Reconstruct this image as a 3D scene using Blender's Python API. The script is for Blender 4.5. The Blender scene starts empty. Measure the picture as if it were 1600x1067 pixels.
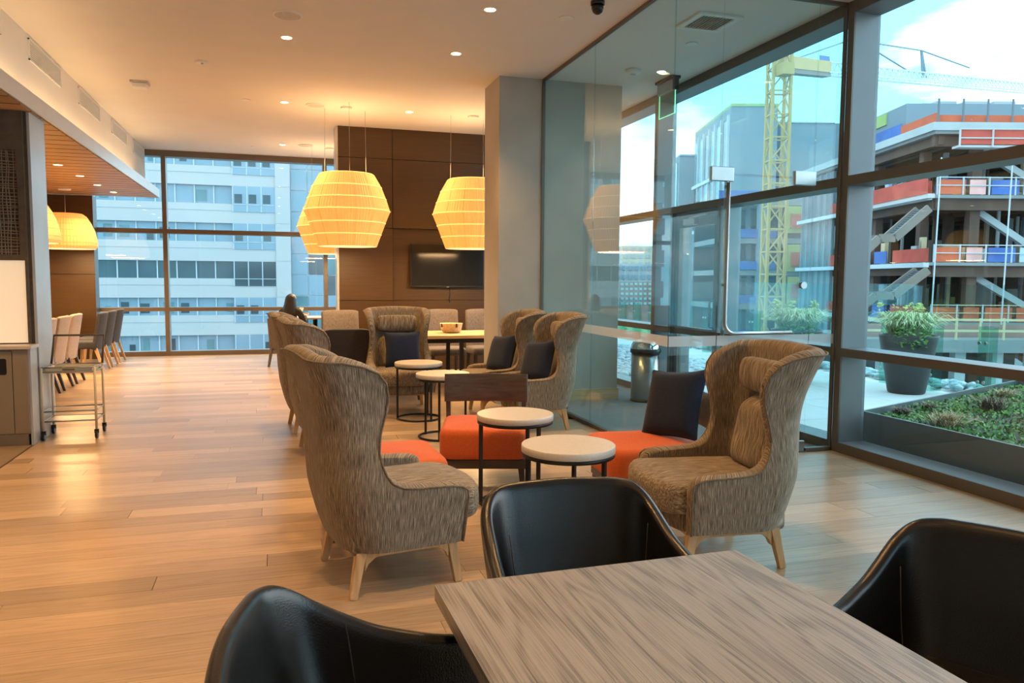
import bpy, bmesh, math, random
from mathutils import Vector, Matrix
random.seed(7)
scene = bpy.context.scene
col = scene.collection

# ------------------------------------------------------------------ camera
F, CX, CY, CAMH = 1202.0, 800.0, 533.5, 1.48
_a = Vector((431 - CX, 434.5 - CY, F)).normalized()          # depth axis of the room, camera space (x right, y down, z forward)
_u = -_a.cross(Vector((1, 0.007, 0))).normalized()
if _u.y > 0: _u = -_u
_b = _a.cross(_u).normalized()
if _b.x < 0: _b = -_b
ROT = Matrix((_b, _a, _u))                                   # world = ROT @ camera-space
cam_data = bpy.data.cameras.new('camera')
cam_data.sensor_width = 36; cam_data.lens = F / 1600 * 36
cam_data.clip_start = 0.05; cam_data.clip_end = 2000
cam = bpy.data.objects.new('camera', cam_data); col.objects.link(cam)
M3 = Matrix((ROT @ Vector((1, 0, 0)), ROT @ Vector((0, -1, 0)), ROT @ Vector((0, 0, -1)))).transposed()
cam.matrix_world = Matrix.Translation((0, 0, CAMH)) @ M3.to_4x4()
scene.camera = cam
FW = (ROT @ Vector((0, 0, 1))); FW.z = 0; FW.normalize()     # horizontal heading of the street grid outside
RT = Vector((FW.y, -FW.x, 0))

def ray(u, v): return ROT @ Vector((u - CX, v - CY, F))
def at_d(u, v, d):                                           # point on the plane that stands d metres ahead
    r = ray(u, v); return Vector((0, 0, CAMH)) + r * (d / r.dot(FW))
def at_y(u, v, y):
    r = ray(u, v); return Vector((0, 0, CAMH)) + r * (y / r.y)
def grid(xc, d, z):                                          # street-grid coordinates -> world
    p = RT * xc + FW * d; return Vector((p.x, p.y, z))

# ------------------------------------------------------------------ view, sky, exposure
vs = scene.view_settings
vs.view_transform = 'Standard'; vs.look = 'None'; vs.gamma = 1; vs.use_curve_mapping = False
vs.exposure = 0.12
world = bpy.data.worlds.new('sky'); scene.world = world; world.use_nodes = True
nt = world.node_tree; nt.nodes.clear()
def N(t, typ, **kw):
    n = t.nodes.new(typ)
    for k, v in kw.items():
        if k in n.inputs.keys(): n.inputs[k].default_value = v
        else: setattr(n, k, v)
    return n
wo = N(nt, 'ShaderNodeOutputWorld'); bg = N(nt, 'ShaderNodeBackground'); bg.inputs['Strength'].default_value = 4.8
tc = N(nt, 'ShaderNodeTexCoord'); mp = N(nt, 'ShaderNodeMapping'); mp.inputs['Scale'].default_value = (1, 1, 2.6)
nz = N(nt, 'ShaderNodeTexNoise', Scale=2.1, Detail=5.0, Roughness=0.55)
cr = N(nt, 'ShaderNodeValToRGB')
cr.color_ramp.elements[0].position = 0.47; cr.color_ramp.elements[0].color = (0.125, 0.40, 0.53, 1)
cr.color_ramp.elements[1].position = 0.66; cr.color_ramp.elements[1].color = (0.86, 0.93, 0.97, 1)
nt.links.new(tc.outputs['Generated'], mp.inputs['Vector']); nt.links.new(mp.outputs[0], nz.inputs['Vector'])
sxyz = N(nt, 'ShaderNodeSeparateXYZ'); nt.links.new(tc.outputs['Generated'], sxyz.inputs[0])      # haze whitens the sky towards the horizon
hz_ = N(nt, 'ShaderNodeMapRange'); hz_.inputs['From Min'].default_value = 0.0; hz_.inputs['From Max'].default_value = 0.45; hz_.inputs['To Min'].default_value = 0.03; hz_.inputs['To Max'].default_value = 0.0
nt.links.new(sxyz.outputs['Z'], hz_.inputs['Value']); hadd = N(nt, 'ShaderNodeMath', operation='ADD'); nt.links.new(nz.outputs['Fac'], hadd.inputs[0]); nt.links.new(hz_.outputs[0], hadd.inputs[1])
sd_ = N(nt, 'ShaderNodeVectorMath', operation='DOT_PRODUCT'); sd_.inputs[1].default_value = Vector((0.95, 0.15, 0.30)).normalized(); nt.links.new(tc.outputs['Generated'], sd_.inputs[0])   # milky sky around the veiled sun
sm_ = N(nt, 'ShaderNodeMapRange'); sm_.inputs['From Min'].default_value = 0.72; sm_.inputs['From Max'].default_value = 1.0; sm_.inputs['To Min'].default_value = 0.0; sm_.inputs['To Max'].default_value = 0.26
nt.links.new(sd_.outputs['Value'], sm_.inputs['Value']); h2_ = N(nt, 'ShaderNodeMath', operation='ADD'); nt.links.new(hadd.outputs[0], h2_.inputs[0]); nt.links.new(sm_.outputs[0], h2_.inputs[1])
nt.links.new(h2_.outputs[0], cr.inputs[0]); nt.links.new(cr.outputs[0], bg.inputs[0]); nt.links.new(bg.outputs[0], wo.inputs[0])

# ------------------------------------------------------------------ materials
MATS = {}
def principled(name):
    m = bpy.data.materials.new(name); m.use_nodes = True
    t = m.node_tree; b = t.nodes['Principled BSDF']; MATS[name] = m
    return m, t, b
def L(t, a, b): t.links.new(a, b)
def ramp(t, cols, pos=None):
    r = N(t, 'ShaderNodeValToRGB'); e = r.color_ramp.elements
    while len(e) < len(cols): e.new(0.5)
    for i, c in enumerate(cols):
        e[i].position = pos[i] if pos else i / (len(cols) - 1); e[i].color = (*c, 1)
    return r
def plain(name, c, rough=0.5, metal=0.0, var=0.08, scale=6.0, bump=0.0, bscale=80.0, spec=None):
    """colour with a little procedural mottling and optional fine relief"""
    m, t, b = principled(name)
    tx = N(t, 'ShaderNodeTexCoord'); n = N(t, 'ShaderNodeTexNoise', Scale=scale, Detail=4.0)
    L(t, tx.outputs['Object'], n.inputs['Vector'])
    lo = tuple(max(0, x * (1 - var)) for x in c); hi = tuple(min(1, x * (1 + var)) for x in c)
    r = ramp(t, [lo, hi], [0.3, 0.7]); L(t, n.outputs['Fac'], r.inputs[0]); L(t, r.outputs[0], b.inputs['Base Color'])
    b.inputs['Roughness'].default_value = rough; b.inputs['Metallic'].default_value = metal
    if spec is not None: b.inputs['Specular IOR Level'].default_value = spec
    if bump:
        n2 = N(t, 'ShaderNodeTexNoise', Scale=bscale, Detail=3.0); L(t, tx.outputs['Object'], n2.inputs['Vector'])
        bp = N(t, 'ShaderNodeBump', Strength=bump, Distance=0.01); L(t, n2.outputs['Fac'], bp.inputs['Height']); L(t, bp.outputs[0], b.inputs['Normal'])
    return m
def wood(name, cols, axis='x', rough=0.4, stretch=14.0, scale=3.0, vary=0.25, bump=0.15, grain=1.0, coat=0.0):
    """long-grained wood, each piece with its own tone"""
    m, t, b = principled(name)
    tx = N(t, 'ShaderNodeTexCoord'); oi = N(t, 'ShaderNodeObjectInfo'); ge = N(t, 'ShaderNodeNewGeometry')
    add = N(t, 'ShaderNodeMath', operation='ADD'); L(t, oi.outputs['Random'], add.inputs[0]); L(t, ge.outputs['Random Per Island'], add.inputs[1])
    fr = N(t, 'ShaderNodeMath', operation='FRACT'); L(t, add.outputs[0], fr.inputs[0])
    mul = N(t, 'ShaderNodeVectorMath', operation='SCALE'); mul.inputs['Scale'].default_value = 37.0
    cmb = N(t, 'ShaderNodeCombineXYZ'); L(t, fr.outputs[0], cmb.inputs[0]); L(t, fr.outputs[0], cmb.inputs[1]); L(t, fr.outputs[0], cmb.inputs[2])
    L(t, cmb.outputs[0], mul.inputs[0])
    va = N(t, 'ShaderNodeVectorMath', operation='ADD'); L(t, tx.outputs['Object'], va.inputs[0]); L(t, mul.outputs[0], va.inputs[1])
    mp = N(t, 'ShaderNodeMapping'); s = [stretch, stretch, stretch]; s['xyz'.index(axis)] = 1.0
    mp.inputs['Scale'].default_value = s; L(t, va.outputs[0], mp.inputs['Vector'])
    n1 = N(t, 'ShaderNodeTexNoise', Scale=scale, Detail=6.0, Roughness=0.6, Distortion=0.4); L(t, mp.outputs[0], n1.inputs['Vector'])
    mp2 = N(t, 'ShaderNodeMapping'); s2 = [4.0, 4.0, 4.0]; s2['xyz'.index(axis)] = 0.55
    mp2.inputs['Scale'].default_value = s2; L(t, va.outputs[0], mp2.inputs['Vector'])
    n3 = N(t, 'ShaderNodeTexNoise', Scale=2.2, Detail=1.0, Distortion=0.6); L(t, mp2.outputs[0], n3.inputs['Vector'])
    rings = N(t, 'ShaderNodeMath', operation='MULTIPLY'); rings.inputs[1].default_value = 42.0; L(t, n3.outputs['Fac'], rings.inputs[0])
    sn = N(t, 'ShaderNodeMath', operation='SINE'); L(t, rings.outputs[0], sn.inputs[0])
    sm = N(t, 'ShaderNodeMath', operation='MULTIPLY_ADD'); sm.inputs[1].default_value = 0.10 * grain; sm.inputs[2].default_value = 0.0; L(t, sn.outputs[0], sm.inputs[0])
    tot = N(t, 'ShaderNodeMath', operation='ADD'); L(t, n1.outputs['Fac'], tot.inputs[0]); L(t, sm.outputs[0], tot.inputs[1])
    r = ramp(t, cols, [0.28, 0.5, 0.72] if len(cols) == 3 else None); L(t, tot.outputs[0], r.inputs[0])
    hv = N(t, 'ShaderNodeHueSaturation'); L(t, r.outputs[0], hv.inputs['Color'])
    mr = N(t, 'ShaderNodeMapRange'); mr.inputs['To Min'].default_value = 1 - vary; mr.inputs['To Max'].default_value = 1 + vary * 0.7
    L(t, fr.outputs[0], mr.inputs['Value']); L(t, mr.outputs[0], hv.inputs['Value']); L(t, hv.outputs[0], b.inputs['Base Color'])
    b.inputs['Roughness'].default_value = rough; b.inputs['Coat Weight'].default_value = coat
    bp = N(t, 'ShaderNodeBump', Strength=bump, Distance=0.004); L(t, tot.outputs[0], bp.inputs['Height']); L(t, bp.outputs[0], b.inputs['Normal'])
    return m
def fabric(name, cols, sc=(70, 70, 5), rough=0.9, scale=1.6, bump=0.35, polar=False):
    m, t, b = principled(name)
    tx = N(t, 'ShaderNodeTexCoord'); mp = N(t, 'ShaderNodeMapping'); mp.inputs['Scale'].default_value = sc
    if polar:                                                # threads run up the curved shell: x = bearing around the sitter, z = height
        sp_ = N(t, 'ShaderNodeSeparateXYZ'); L(t, tx.outputs['Object'], sp_.inputs[0])
        yo = N(t, 'ShaderNodeMath', operation='SUBTRACT'); yo.inputs[0].default_value = 0.22; L(t, sp_.outputs['Y'], yo.inputs[1])
        at_ = N(t, 'ShaderNodeMath', operation='ARCTAN2'); L(t, sp_.outputs['X'], at_.inputs[0]); L(t, yo.outputs[0], at_.inputs[1])
        ml = N(t, 'ShaderNodeMath', operation='MULTIPLY'); ml.inputs[1].default_value = 0.38; L(t, at_.outputs[0], ml.inputs[0])
        cb_ = N(t, 'ShaderNodeCombineXYZ'); L(t, ml.outputs[0], cb_.inputs[0]); L(t, sp_.outputs['Z'], cb_.inputs[2]); L(t, cb_.outputs[0], mp.inputs['Vector'])
    else: L(t, tx.outputs['Object'], mp.inputs['Vector'])
    n = N(t, 'ShaderNodeTexNoise', Scale=scale, Detail=5.0, Roughness=0.65); L(t, mp.outputs[0], n.inputs['Vector'])
    r = ramp(t, cols, [0.33, 0.5, 0.66] if len(cols) == 3 else [0.35, 0.65]); L(t, n.outputs['Fac'], r.inputs[0]); L(t, r.outputs[0], b.inputs['Base Color'])
    b.inputs['Roughness'].default_value = rough; b.inputs['Sheen Weight'].default_value = 0.15; b.inputs['Specular IOR Level'].default_value = 0.2
    bp = N(t, 'ShaderNodeBump', Strength=bump, Distance=0.003); L(t, n.outputs['Fac'], bp.inputs['Height']); L(t, bp.outputs[0], b.inputs['Normal'])
    return m
def glow(name, c, s, base=None):
    m, t, b = principled(name)
    b.inputs['Base Color'].default_value = (*(base or c), 1); b.inputs['Emission Color'].default_value = (*c, 1); b.inputs['Emission Strength'].default_value = s
    b.inputs['Roughness'].default_value = 0.6
    return m
def glass(name, tint=(0.93, 0.97, 0.97), ior=1.45, rough=0.0, refl=(0.95, 1, 1)):
    m = bpy.data.materials.new(name); m.use_nodes = True; t = m.node_tree; t.nodes.clear(); MATS[name] = m
    o = N(t, 'ShaderNodeOutputMaterial'); mx = N(t, 'ShaderNodeMixShader'); tr = N(t, 'ShaderNodeBsdfTransparent'); gl = N(t, 'ShaderNodeBsdfGlossy')
    fr = N(t, 'ShaderNodeFresnel'); fr.inputs['IOR'].default_value = ior
    # both faces of a pane meet the ray from either side: use the same outside-in reflectance for each
    ge = N(t, 'ShaderNodeNewGeometry'); lw = N(t, 'ShaderNodeLayerWeight', Blend=0.5)
    pw = N(t, 'ShaderNodeMath', operation='POWER'); pw.inputs[1].default_value = 5.0; L(t, lw.outputs['Facing'], pw.inputs[0])
    ma = N(t, 'ShaderNodeMath', operation='MULTIPLY_ADD'); ma.inputs[1].default_value = 0.75; ma.inputs[2].default_value = 0.035; L(t, pw.outputs[0], ma.inputs[0])
    t.nodes.remove(fr); t.nodes.remove(ge)
    tr.inputs[0].default_value = (*tint, 1); gl.inputs[0].default_value = (*refl, 1); gl.inputs['Roughness'].default_value = rough
    L(t, ma.outputs[0], mx.inputs[0]); L(t, tr.outputs[0], mx.inputs[1]); L(t, gl.outputs[0], mx.inputs[2]); L(t, mx.outputs[0], o.inputs[0])
    return m

wood('floor_oak', [(0.37, 0.255, 0.155), (0.48, 0.345, 0.22), (0.54, 0.405, 0.275)], 'x', 0.30, 55, 2.2, 0.26, 0.05, 0.55)
wood('table_oak', [(0.15, 0.137, 0.122), (0.335, 0.308, 0.278), (0.39, 0.362, 0.332)], 'y', 0.34, 75, 3.0, 0.05, 0.30, 0.9)
wood('beech', [(0.50, 0.29, 0.12), (0.62, 0.38, 0.17), (0.68, 0.44, 0.22)], 'z', 0.42, 14, 3, 0.08, 0.05, 0.5)
wood('light_oak', [(0.46, 0.30, 0.15), (0.60, 0.41, 0.22), (0.66, 0.47, 0.27)], 'x', 0.4, 14, 3, 0.08, 0.08, 0.6)
wood('panel_walnut', [(0.046, 0.022, 0.005), (0.060, 0.029, 0.0065), (0.074, 0.036, 0.008)], 'x', 0.38, 40, 2.2, 0.10, 0.03, 0.15)
wood('ceiling_slat_oak', [(0.42, 0.26, 0.13), (0.54, 0.35, 0.19), (0.60, 0.41, 0.24)], 'x', 0.4, 16, 2.5, 0.10, 0.03, 0.4)
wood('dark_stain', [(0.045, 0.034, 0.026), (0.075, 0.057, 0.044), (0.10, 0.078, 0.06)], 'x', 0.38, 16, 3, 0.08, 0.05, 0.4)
wood('dark_leg', [(0.05, 0.035, 0.025), (0.08, 0.055, 0.038), (0.10, 0.07, 0.05)], 'z', 0.45, 16, 3, 0.08, 0.05, 0.4)
fabric('tweed', [(0.055, 0.042, 0.027), (0.22, 0.175, 0.125), (0.50, 0.42, 0.325)], (150, 12, 7))
fabric('tweed_shell', [(0.055, 0.042, 0.027), (0.22, 0.175, 0.125), (0.50, 0.42, 0.325)], (200, 1, 8), polar=True)
fabric('tweed_flat', [(0.075, 0.056, 0.036), (0.23, 0.18, 0.125), (0.46, 0.385, 0.29)], (120, 6, 60))
fabric('tweed_pipe', [(0.13, 0.10, 0.065), (0.22, 0.17, 0.115)], (60, 60, 60))
fabric('orange_felt', [(0.58, 0.115, 0.030), (0.68, 0.15, 0.042)], (90, 90, 90), 0.95, 1.5, 0.2)
fabric('navy_linen', [(0.008, 0.014, 0.035), (0.018, 0.030, 0.065)], (130, 130, 130), 0.95, 1.5, 0.3)
fabric('beige_velvet', [(0.43, 0.33, 0.26), (0.50, 0.40, 0.32)], (60, 60, 20), 0.9, 1.4, 0.1)
fabric('charcoal_weave', [(0.030, 0.030, 0.034), (0.055, 0.055, 0.062)], (120, 120, 60), 0.9, 1.4, 0.2)
fabric('brown_weave', [(0.085, 0.070, 0.062), (0.16, 0.135, 0.12)], (110, 110, 14), 0.9, 1.4, 0.2)
fabric('slate_velvet', [(0.035, 0.037, 0.045), (0.055, 0.058, 0.068)], (60, 60, 30), 0.85, 1.4, 0.1)
fabric('carpet_grey', [(0.11, 0.125, 0.135), (0.17, 0.19, 0.20)], (160, 160, 160), 0.98, 1.0, 0.5)
plain('leather', (0.009, 0.0085, 0.008), 0.27, 0, 0.35, 5, 0.10, 260, 0.6)
plain('ceiling_paint', (0.72, 0.70, 0.67), 0.9, 0, 0.02, 2)
plain('wall_paint', (0.74, 0.73, 0.70), 0.85, 0, 0.03, 2)
plain('plaster_grey', (0.42, 0.40, 0.36), 0.7, 0, 0.07, 2.2, 0.04, 40)
plain('soffit_paint', (0.74, 0.70, 0.64), 0.85, 0, 0.02, 2)
plain('fascia_metal', (0.60, 0.60, 0.58), 0.35, 0.3, 0.03, 3)
plain('bronze_frame', (0.15, 0.122, 0.098), 0.42, 0.35, 0.05, 3)
plain('frame_lit_side', (0.19, 0.205, 0.215), 0.40, 0.2, 0.04, 3)  # frame sides coloured paler than the bronze, as if lit by daylight
plain('steel_brushed', (0.40, 0.40, 0.39), 0.28, 1.0, 0.05, 8)
plain('chrome', (0.70, 0.70, 0.69), 0.12, 1.0, 0.02, 8)
plain('black_metal', (0.010, 0.010, 0.010), 0.45, 0.2, 0.1, 8)
plain('black_plastic', (0.012, 0.012, 0.013), 0.35, 0, 0.1, 8)
plain('screen_black', (0.006, 0.007, 0.008), 0.12, 0, 0.1, 2)
plain('stone_white', (0.66, 0.61, 0.54), 0.35, 0, 0.05, 60)
plain('stone_side', (0.55, 0.51, 0.45), 0.5, 0, 0.08, 70)
plain('cream_enamel', (0.66, 0.60, 0.44), 0.4, 0, 0.03, 6)
plain('white_plastic', (0.75, 0.74, 0.71), 0.5, 0, 0.02, 6)
plain('grille_grey', (0.52, 0.50, 0.47), 0.6, 0, 0.1, 30)
plain('counter_stone', (0.58, 0.50, 0.41), 0.3, 0, 0.05, 12)
plain('cabinet_tan', (0.26, 0.205, 0.145), 0.5, 0, 0.06, 5)
plain('concrete_blue', (0.42, 0.45, 0.47), 0.35, 0, 0.10, 2.5, 0.05, 30)
plain('screen_brown', (0.10, 0.075, 0.052), 0.6, 0, 0.2, 14)
plain('mesh_wire', (0.30, 0.24, 0.17), 0.5, 0.3, 0.15, 14)
plain('tile_tan', (0.28, 0.21, 0.14), 0.5, 0, 0.12, 4)
plain('skin', (0.55, 0.33, 0.24), 0.5, 0, 0.04, 8)
plain('hair_black', (0.010, 0.008, 0.007), 0.45, 0, 0.3, 60, 0.4, 200)
plain('cloth_dark', (0.035, 0.032, 0.022), 0.9, 0, 0.6, 12)
plain('paper_white', (0.80, 0.80, 0.78), 0.7, 0, 0.02, 6)
plain('wicker', (0.62, 0.50, 0.30), 0.7, 0, 0.15, 40, 0.3, 60)
glass('pane_clear', (0.965, 0.985, 0.99)); glass('pane_tint', (0.86, 0.935, 0.935)); glass('pane_green', (0.60, 0.84, 0.76)); glass('pane_rail', (0.80, 0.92, 0.91))
m, t, b = principled('frost_band'); b.inputs['Base Color'].default_value = (0.8, 0.85, 0.87, 1); b.inputs['Alpha'].default_value = 0.45; b.inputs['Roughness'].default_value = 0.7
glow('lamp_disc', (1.0, 0.70, 0.36), 14.0); glow('lamp_disc_cool', (1.0, 0.85, 0.62), 6.0)
glow('lit_panel', (1.0, 0.72, 0.44), 0.42, (0.8, 0.75, 0.66)); glow('exit_green', (0.25, 1.0, 0.55), 0.9)
glow('shade_ring', (1.0, 0.70, 0.24), 1.05); glow('diffuser', (1.0, 0.72, 0.36), 1.15)
def shade_mat(name, c, s):
    m, t, b = principled(name)
    tx = N(t, 'ShaderNodeTexCoord'); n = N(t, 'ShaderNodeTexNoise', Scale=9.0, Detail=3.0); L(t, tx.outputs['Object'], n.inputs['Vector'])
    r = ramp(t, [tuple(x * 0.85 for x in c), c], [0.3, 0.7]); L(t, n.outputs['Fac'], r.inputs[0]); L(t, r.outputs[0], b.inputs['Emission Color'])
    b.inputs['Base Color'].default_value = (0.75, 0.5, 0.25, 1); b.inputs['Emission Strength'].default_value = s; b.inputs['Roughness'].default_value = 0.8
shade_mat('shade_amber', (1.0, 0.40, 0.065), 0.74); shade_mat('shade_rib', (0.8, 0.28, 0.04), 0.55)
# outdoors
plain('ext_white', (0.46, 0.43, 0.42), 0.7, 0, 0.03, 0.2); plain('ext_white_band', (0.36, 0.375, 0.39), 0.6, 0, 0.03, 0.3)
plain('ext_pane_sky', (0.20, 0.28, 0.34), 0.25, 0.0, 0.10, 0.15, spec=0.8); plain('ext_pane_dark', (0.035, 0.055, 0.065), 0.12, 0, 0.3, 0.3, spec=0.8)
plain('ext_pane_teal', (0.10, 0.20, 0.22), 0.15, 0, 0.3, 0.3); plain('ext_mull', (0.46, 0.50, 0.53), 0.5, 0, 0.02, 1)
plain('ext_grey', (0.18, 0.225, 0.26), 0.8, 0, 0.05, 0.1); plain('ext_grey_dark', (0.12, 0.15, 0.18), 0.7, 0, 0.10, 0.2)
plain('ext_parapet', (0.13, 0.17, 0.17), 0.7, 0, 0.08, 0.3); plain('rust_steel', (0.10, 0.052, 0.034), 0.75, 0, 0.25, 0.6)
plain('steel_pale', (0.38, 0.40, 0.40), 0.6, 0, 0.08, 0.5); plain('slab_conc', (0.22, 0.22, 0.215), 0.85, 0, 0.1, 0.4)
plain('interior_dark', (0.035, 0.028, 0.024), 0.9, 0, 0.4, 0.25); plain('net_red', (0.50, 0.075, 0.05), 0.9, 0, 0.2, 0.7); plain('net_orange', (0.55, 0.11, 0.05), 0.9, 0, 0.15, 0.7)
plain('tarp_blue', (0.05, 0.12, 0.36), 0.7, 0, 0.25, 0.6); plain('crane_yellow', (0.46, 0.29, 0.075), 0.6, 0, 0.06, 0.5); plain('crane_white', (0.50, 0.58, 0.60), 0.6, 0, 0.05, 0.5)
plain('panel_yellow', (0.42, 0.40, 0.10), 0.8, 0, 0.12, 0.6); plain('lime_band', (0.30, 0.40, 0.13), 0.8, 0, 0.1, 0.6); plain('stair_brown', (0.20, 0.155, 0.125), 0.7, 0, 0.12, 0.6)
plain('brick_red', (0.36, 0.20, 0.17), 0.9, 0, 0.15, 0.6); plain('ext_cream', (0.62, 0.52, 0.40), 0.9, 0, 0.08, 0.3); plain('timber', (0.55, 0.42, 0.25), 0.8, 0, 0.1, 1)
plain('terrace', (0.52, 0.535, 0.535), 0.8, 0, 0.06, 1.5); plain('pebble', (0.42, 0.48, 0.52), 0.6, 0, 0.25, 14); plain('planter_clay', (0.040, 0.035, 0.033), 0.5, 0, 0.12, 4)
plain('bed_steel', (0.12, 0.145, 0.15), 0.45, 0.3, 0.06, 2); plain('soil', (0.05, 0.04, 0.03), 0.95, 0, 0.3, 12)
plain('leaf_green', (0.09, 0.24, 0.04), 0.6, 0, 0.35, 5); plain('leaf_lime', (0.34, 0.44, 0.12), 0.6, 0, 0.25, 6); plain('leaf_pale', (0.40, 0.50, 0.27), 0.6, 0, 0.25, 6)
plain('dry_grass', (0.38, 0.28, 0.15), 0.8, 0, 0.25, 8); plain('dry_brown', (0.20, 0.14, 0.10), 0.9, 0, 0.3, 8); plain('lawn', (0.16, 0.28, 0.08), 0.9, 0, 0.25, 0.3)
plain('street', (0.22, 0.25, 0.27), 0.9, 0, 0.15, 0.2)
# ------------------------------------------------------------------ mesh helpers
class MB:
    def __init__(s): s.v = []; s.f = []; s.sm = []
    def add(s, vs_, fs, smooth=False):
        o = len(s.v); s.v += [tuple(p) for p in vs_]; s.f += [tuple(i + o for i in f) for f in fs]; s.sm += [smooth] * len(fs); return s
    def box(s, x0, x1, y0, y1, z0, z1):
        vs_ = [(x, y, z) for z in (z0, z1) for y in (y0, y1) for x in (x0, x1)]
        return s.add(vs_, [(0, 2, 3, 1), (4, 5, 7, 6), (0, 1, 5, 4), (2, 6, 7, 3), (0, 4, 6, 2), (1, 3, 7, 5)])
    def cbox(s, c, d): return s.box(c[0] - d[0] / 2, c[0] + d[0] / 2, c[1] - d[1] / 2, c[1] + d[1] / 2, c[2] - d[2] / 2, c[2] + d[2] / 2)
    def frame(s, pts8): return s.add(pts8, [(0, 2, 3, 1), (4, 5, 7, 6), (0, 1, 5, 4), (2, 6, 7, 3), (0, 4, 6, 2), (1, 3, 7, 5)])
    def beam(s, p, q, w, h=None, up=(0, 0, 1), w2=None, h2=None):
        h = h or w; w2 = w2 or w; h2 = h2 or h
        p = Vector(p); q = Vector(q); d = (q - p).normalized(); up = Vector(up)
        if abs(d.dot(up)) > 0.98: up = Vector((0, 1, 0))
        sx = d.cross(up).normalized(); sy = sx.cross(d).normalized()
        vs_ = []
        for c, a, b in ((p, w, h), (q, w2, h2)):
            for j in (-1, 1):
                for i in (-1, 1): vs_.append(c + sx * (i * a / 2) + sy * (j * b / 2))
        return s.frame(vs_)
    def tube(s, path, r, n=8, closed=False, cap=True):
        path = [Vector(p) for p in path]; k = len(path); rings = []; prev = None
        rs = r if isinstance(r, (list, tuple)) else [r] * k
        o = len(s.v)
        for i, p in enumerate(path):
            if closed: d = path[(i + 1) % k] - path[i - 1]
            else: d = path[min(i + 1, k - 1)] - path[max(i - 1, 0)]
            d = d.normalized() if d.length > 1e-9 else Vector((0, 0, 1))
            if prev is None:
                a = Vector((0, 0, 1)) if abs(d.z) < 0.9 else Vector((1, 0, 0))
                prev = (a - d * a.dot(d)).normalized()
            else:
                prev = prev - d * prev.dot(d); prev = prev.normalized() if prev.length > 1e-9 else Vector((1, 0, 0))
            b = d.cross(prev)
            s.v += [tuple(p + (prev * math.cos(6.28318 * j / n) + b * math.sin(6.28318 * j / n)) * rs[i]) for j in range(n)]
        m = k if closed else k - 1
        for i in range(m):
            for j in range(n):
                a0 = o + i * n; a1 = o + ((i + 1) % k) * n; s.f.append((a0 + j, a0 + (j + 1) % n, a1 + (j + 1) % n, a1 + j)); s.sm.append(True)
        if not closed and cap:
            s.f.append(tuple(o + j for j in range(n))[::-1]); s.f.append(tuple(o + (k - 1) * n + j for j in range(n))); s.sm += [False, False]
        return s
    def lathe(s, prof, n=32, c=(0, 0, 0), smooth=True, alt=0.0, cap=True):
        o = len(s.v)
        for r, z in prof:
            for j in range(n):
                rr = r + (alt if j % 2 else 0)
                s.v.append((c[0] + rr * math.cos(6.28318 * j / n), c[1] + rr * math.sin(6.28318 * j / n), c[2] + z))
        for i in range(len(prof) - 1):
            for j in range(n):
                s.f.append((o + i * n + j, o + i * n + (j + 1) % n, o + (i + 1) * n + (j + 1) % n, o + (i + 1) * n + j)); s.sm.append(smooth)
        if cap:
            if prof[0][0] > 1e-6: s.f.append(tuple(o + j for j in range(n))[::-1]); s.sm.append(False)
            if prof[-1][0] > 1e-6: s.f.append(tuple(o + (len(prof) - 1) * n + j for j in range(n))); s.sm.append(False)
        return s
    def prism(s, out, z0, z1):
        n = len(out); vs_ = [(x, y, z0) for x, y in out] + [(x, y, z1) for x, y in out]
        return s.add(vs_, [tuple(range(n))[::-1], tuple(range(n, 2 * n))] + [(i, (i + 1) % n, n + (i + 1) % n, n + i) for i in range(n)])
    def cushion(s, out, z0, z1, r=0.04, k=4, puff=0.0):
        """outline puffed into a soft slab: rounded top and bottom edges"""
        n = len(out); cx = sum(p[0] for p in out) / n; cy = sum(p[1] for p in out) / n
        rings = []
        for i in range(k + 1):
            a = math.pi / 2 * i / k; rings.append((r * (1 - math.sin(a)), z0 + r * (1 - math.cos(a))))
        rings2 = [(ins, z0 + z1 - z) for ins, z in rings][::-1]
        allr = rings + rings2; o = len(s.v)
        def inset(ins):
            res = []
            for i, (x, y) in enumerate(out):
                d = Vector((x - cx, y - cy)); l = d.length or 1; res.append((x - d.x / l * ins, y - d.y / l * ins))
            return res
        for ins, z in allr:
            s.v += [(x, y, z) for x, y in inset(ins)]
        for i in range(len(allr) - 1):
            for j in range(n): s.f.append((o + i * n + j, o + i * n + (j + 1) % n, o + (i + 1) * n + (j + 1) % n, o + (i + 1) * n + j)); s.sm.append(True)
        s.v += [(cx, cy, z0 - puff * 0.3), (cx, cy, z1 + puff)]; cb = len(s.v) - 2; ct = cb + 1
        # intermediate rings soften the crown
        base = o; top = o + (len(allr) - 1) * n
        mid = len(s.v); ti = inset(r)
        s.v += [((x + cx) / 2, (y + cy) / 2, z1 + puff * 0.75) for x, y in ti]
        for j in range(n):
            s.f.append((base + (j + 1) % n, base + j, cb)); s.sm.append(True)
            s.f.append((top + j, top + (j + 1) % n, mid + (j + 1) % n, mid + j)); s.sm.append(True)
            s.f.append((mid + j, mid + (j + 1) % n, ct)); s.sm.append(True)
        return s
    def grid(s, rows, smooth=True, wrap=False):
        o = len(s.v); n = len(rows[0])
        for r in rows: s.v += [tuple(p) for p in r]
        for i in range(len(rows) - 1):
            for j in range(n if wrap else n - 1): s.f.append((o + i * n + j, o + i * n + (j + 1) % n, o + (i + 1) * n + (j + 1) % n, o + (i + 1) * n + j)); s.sm.append(smooth)
        return s
    def mesh(s, name):
        me = bpy.data.meshes.new(name); me.from_pydata(s.v, [], s.f); me.polygons.foreach_set('use_smooth', s.sm); me.update(); return me
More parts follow.
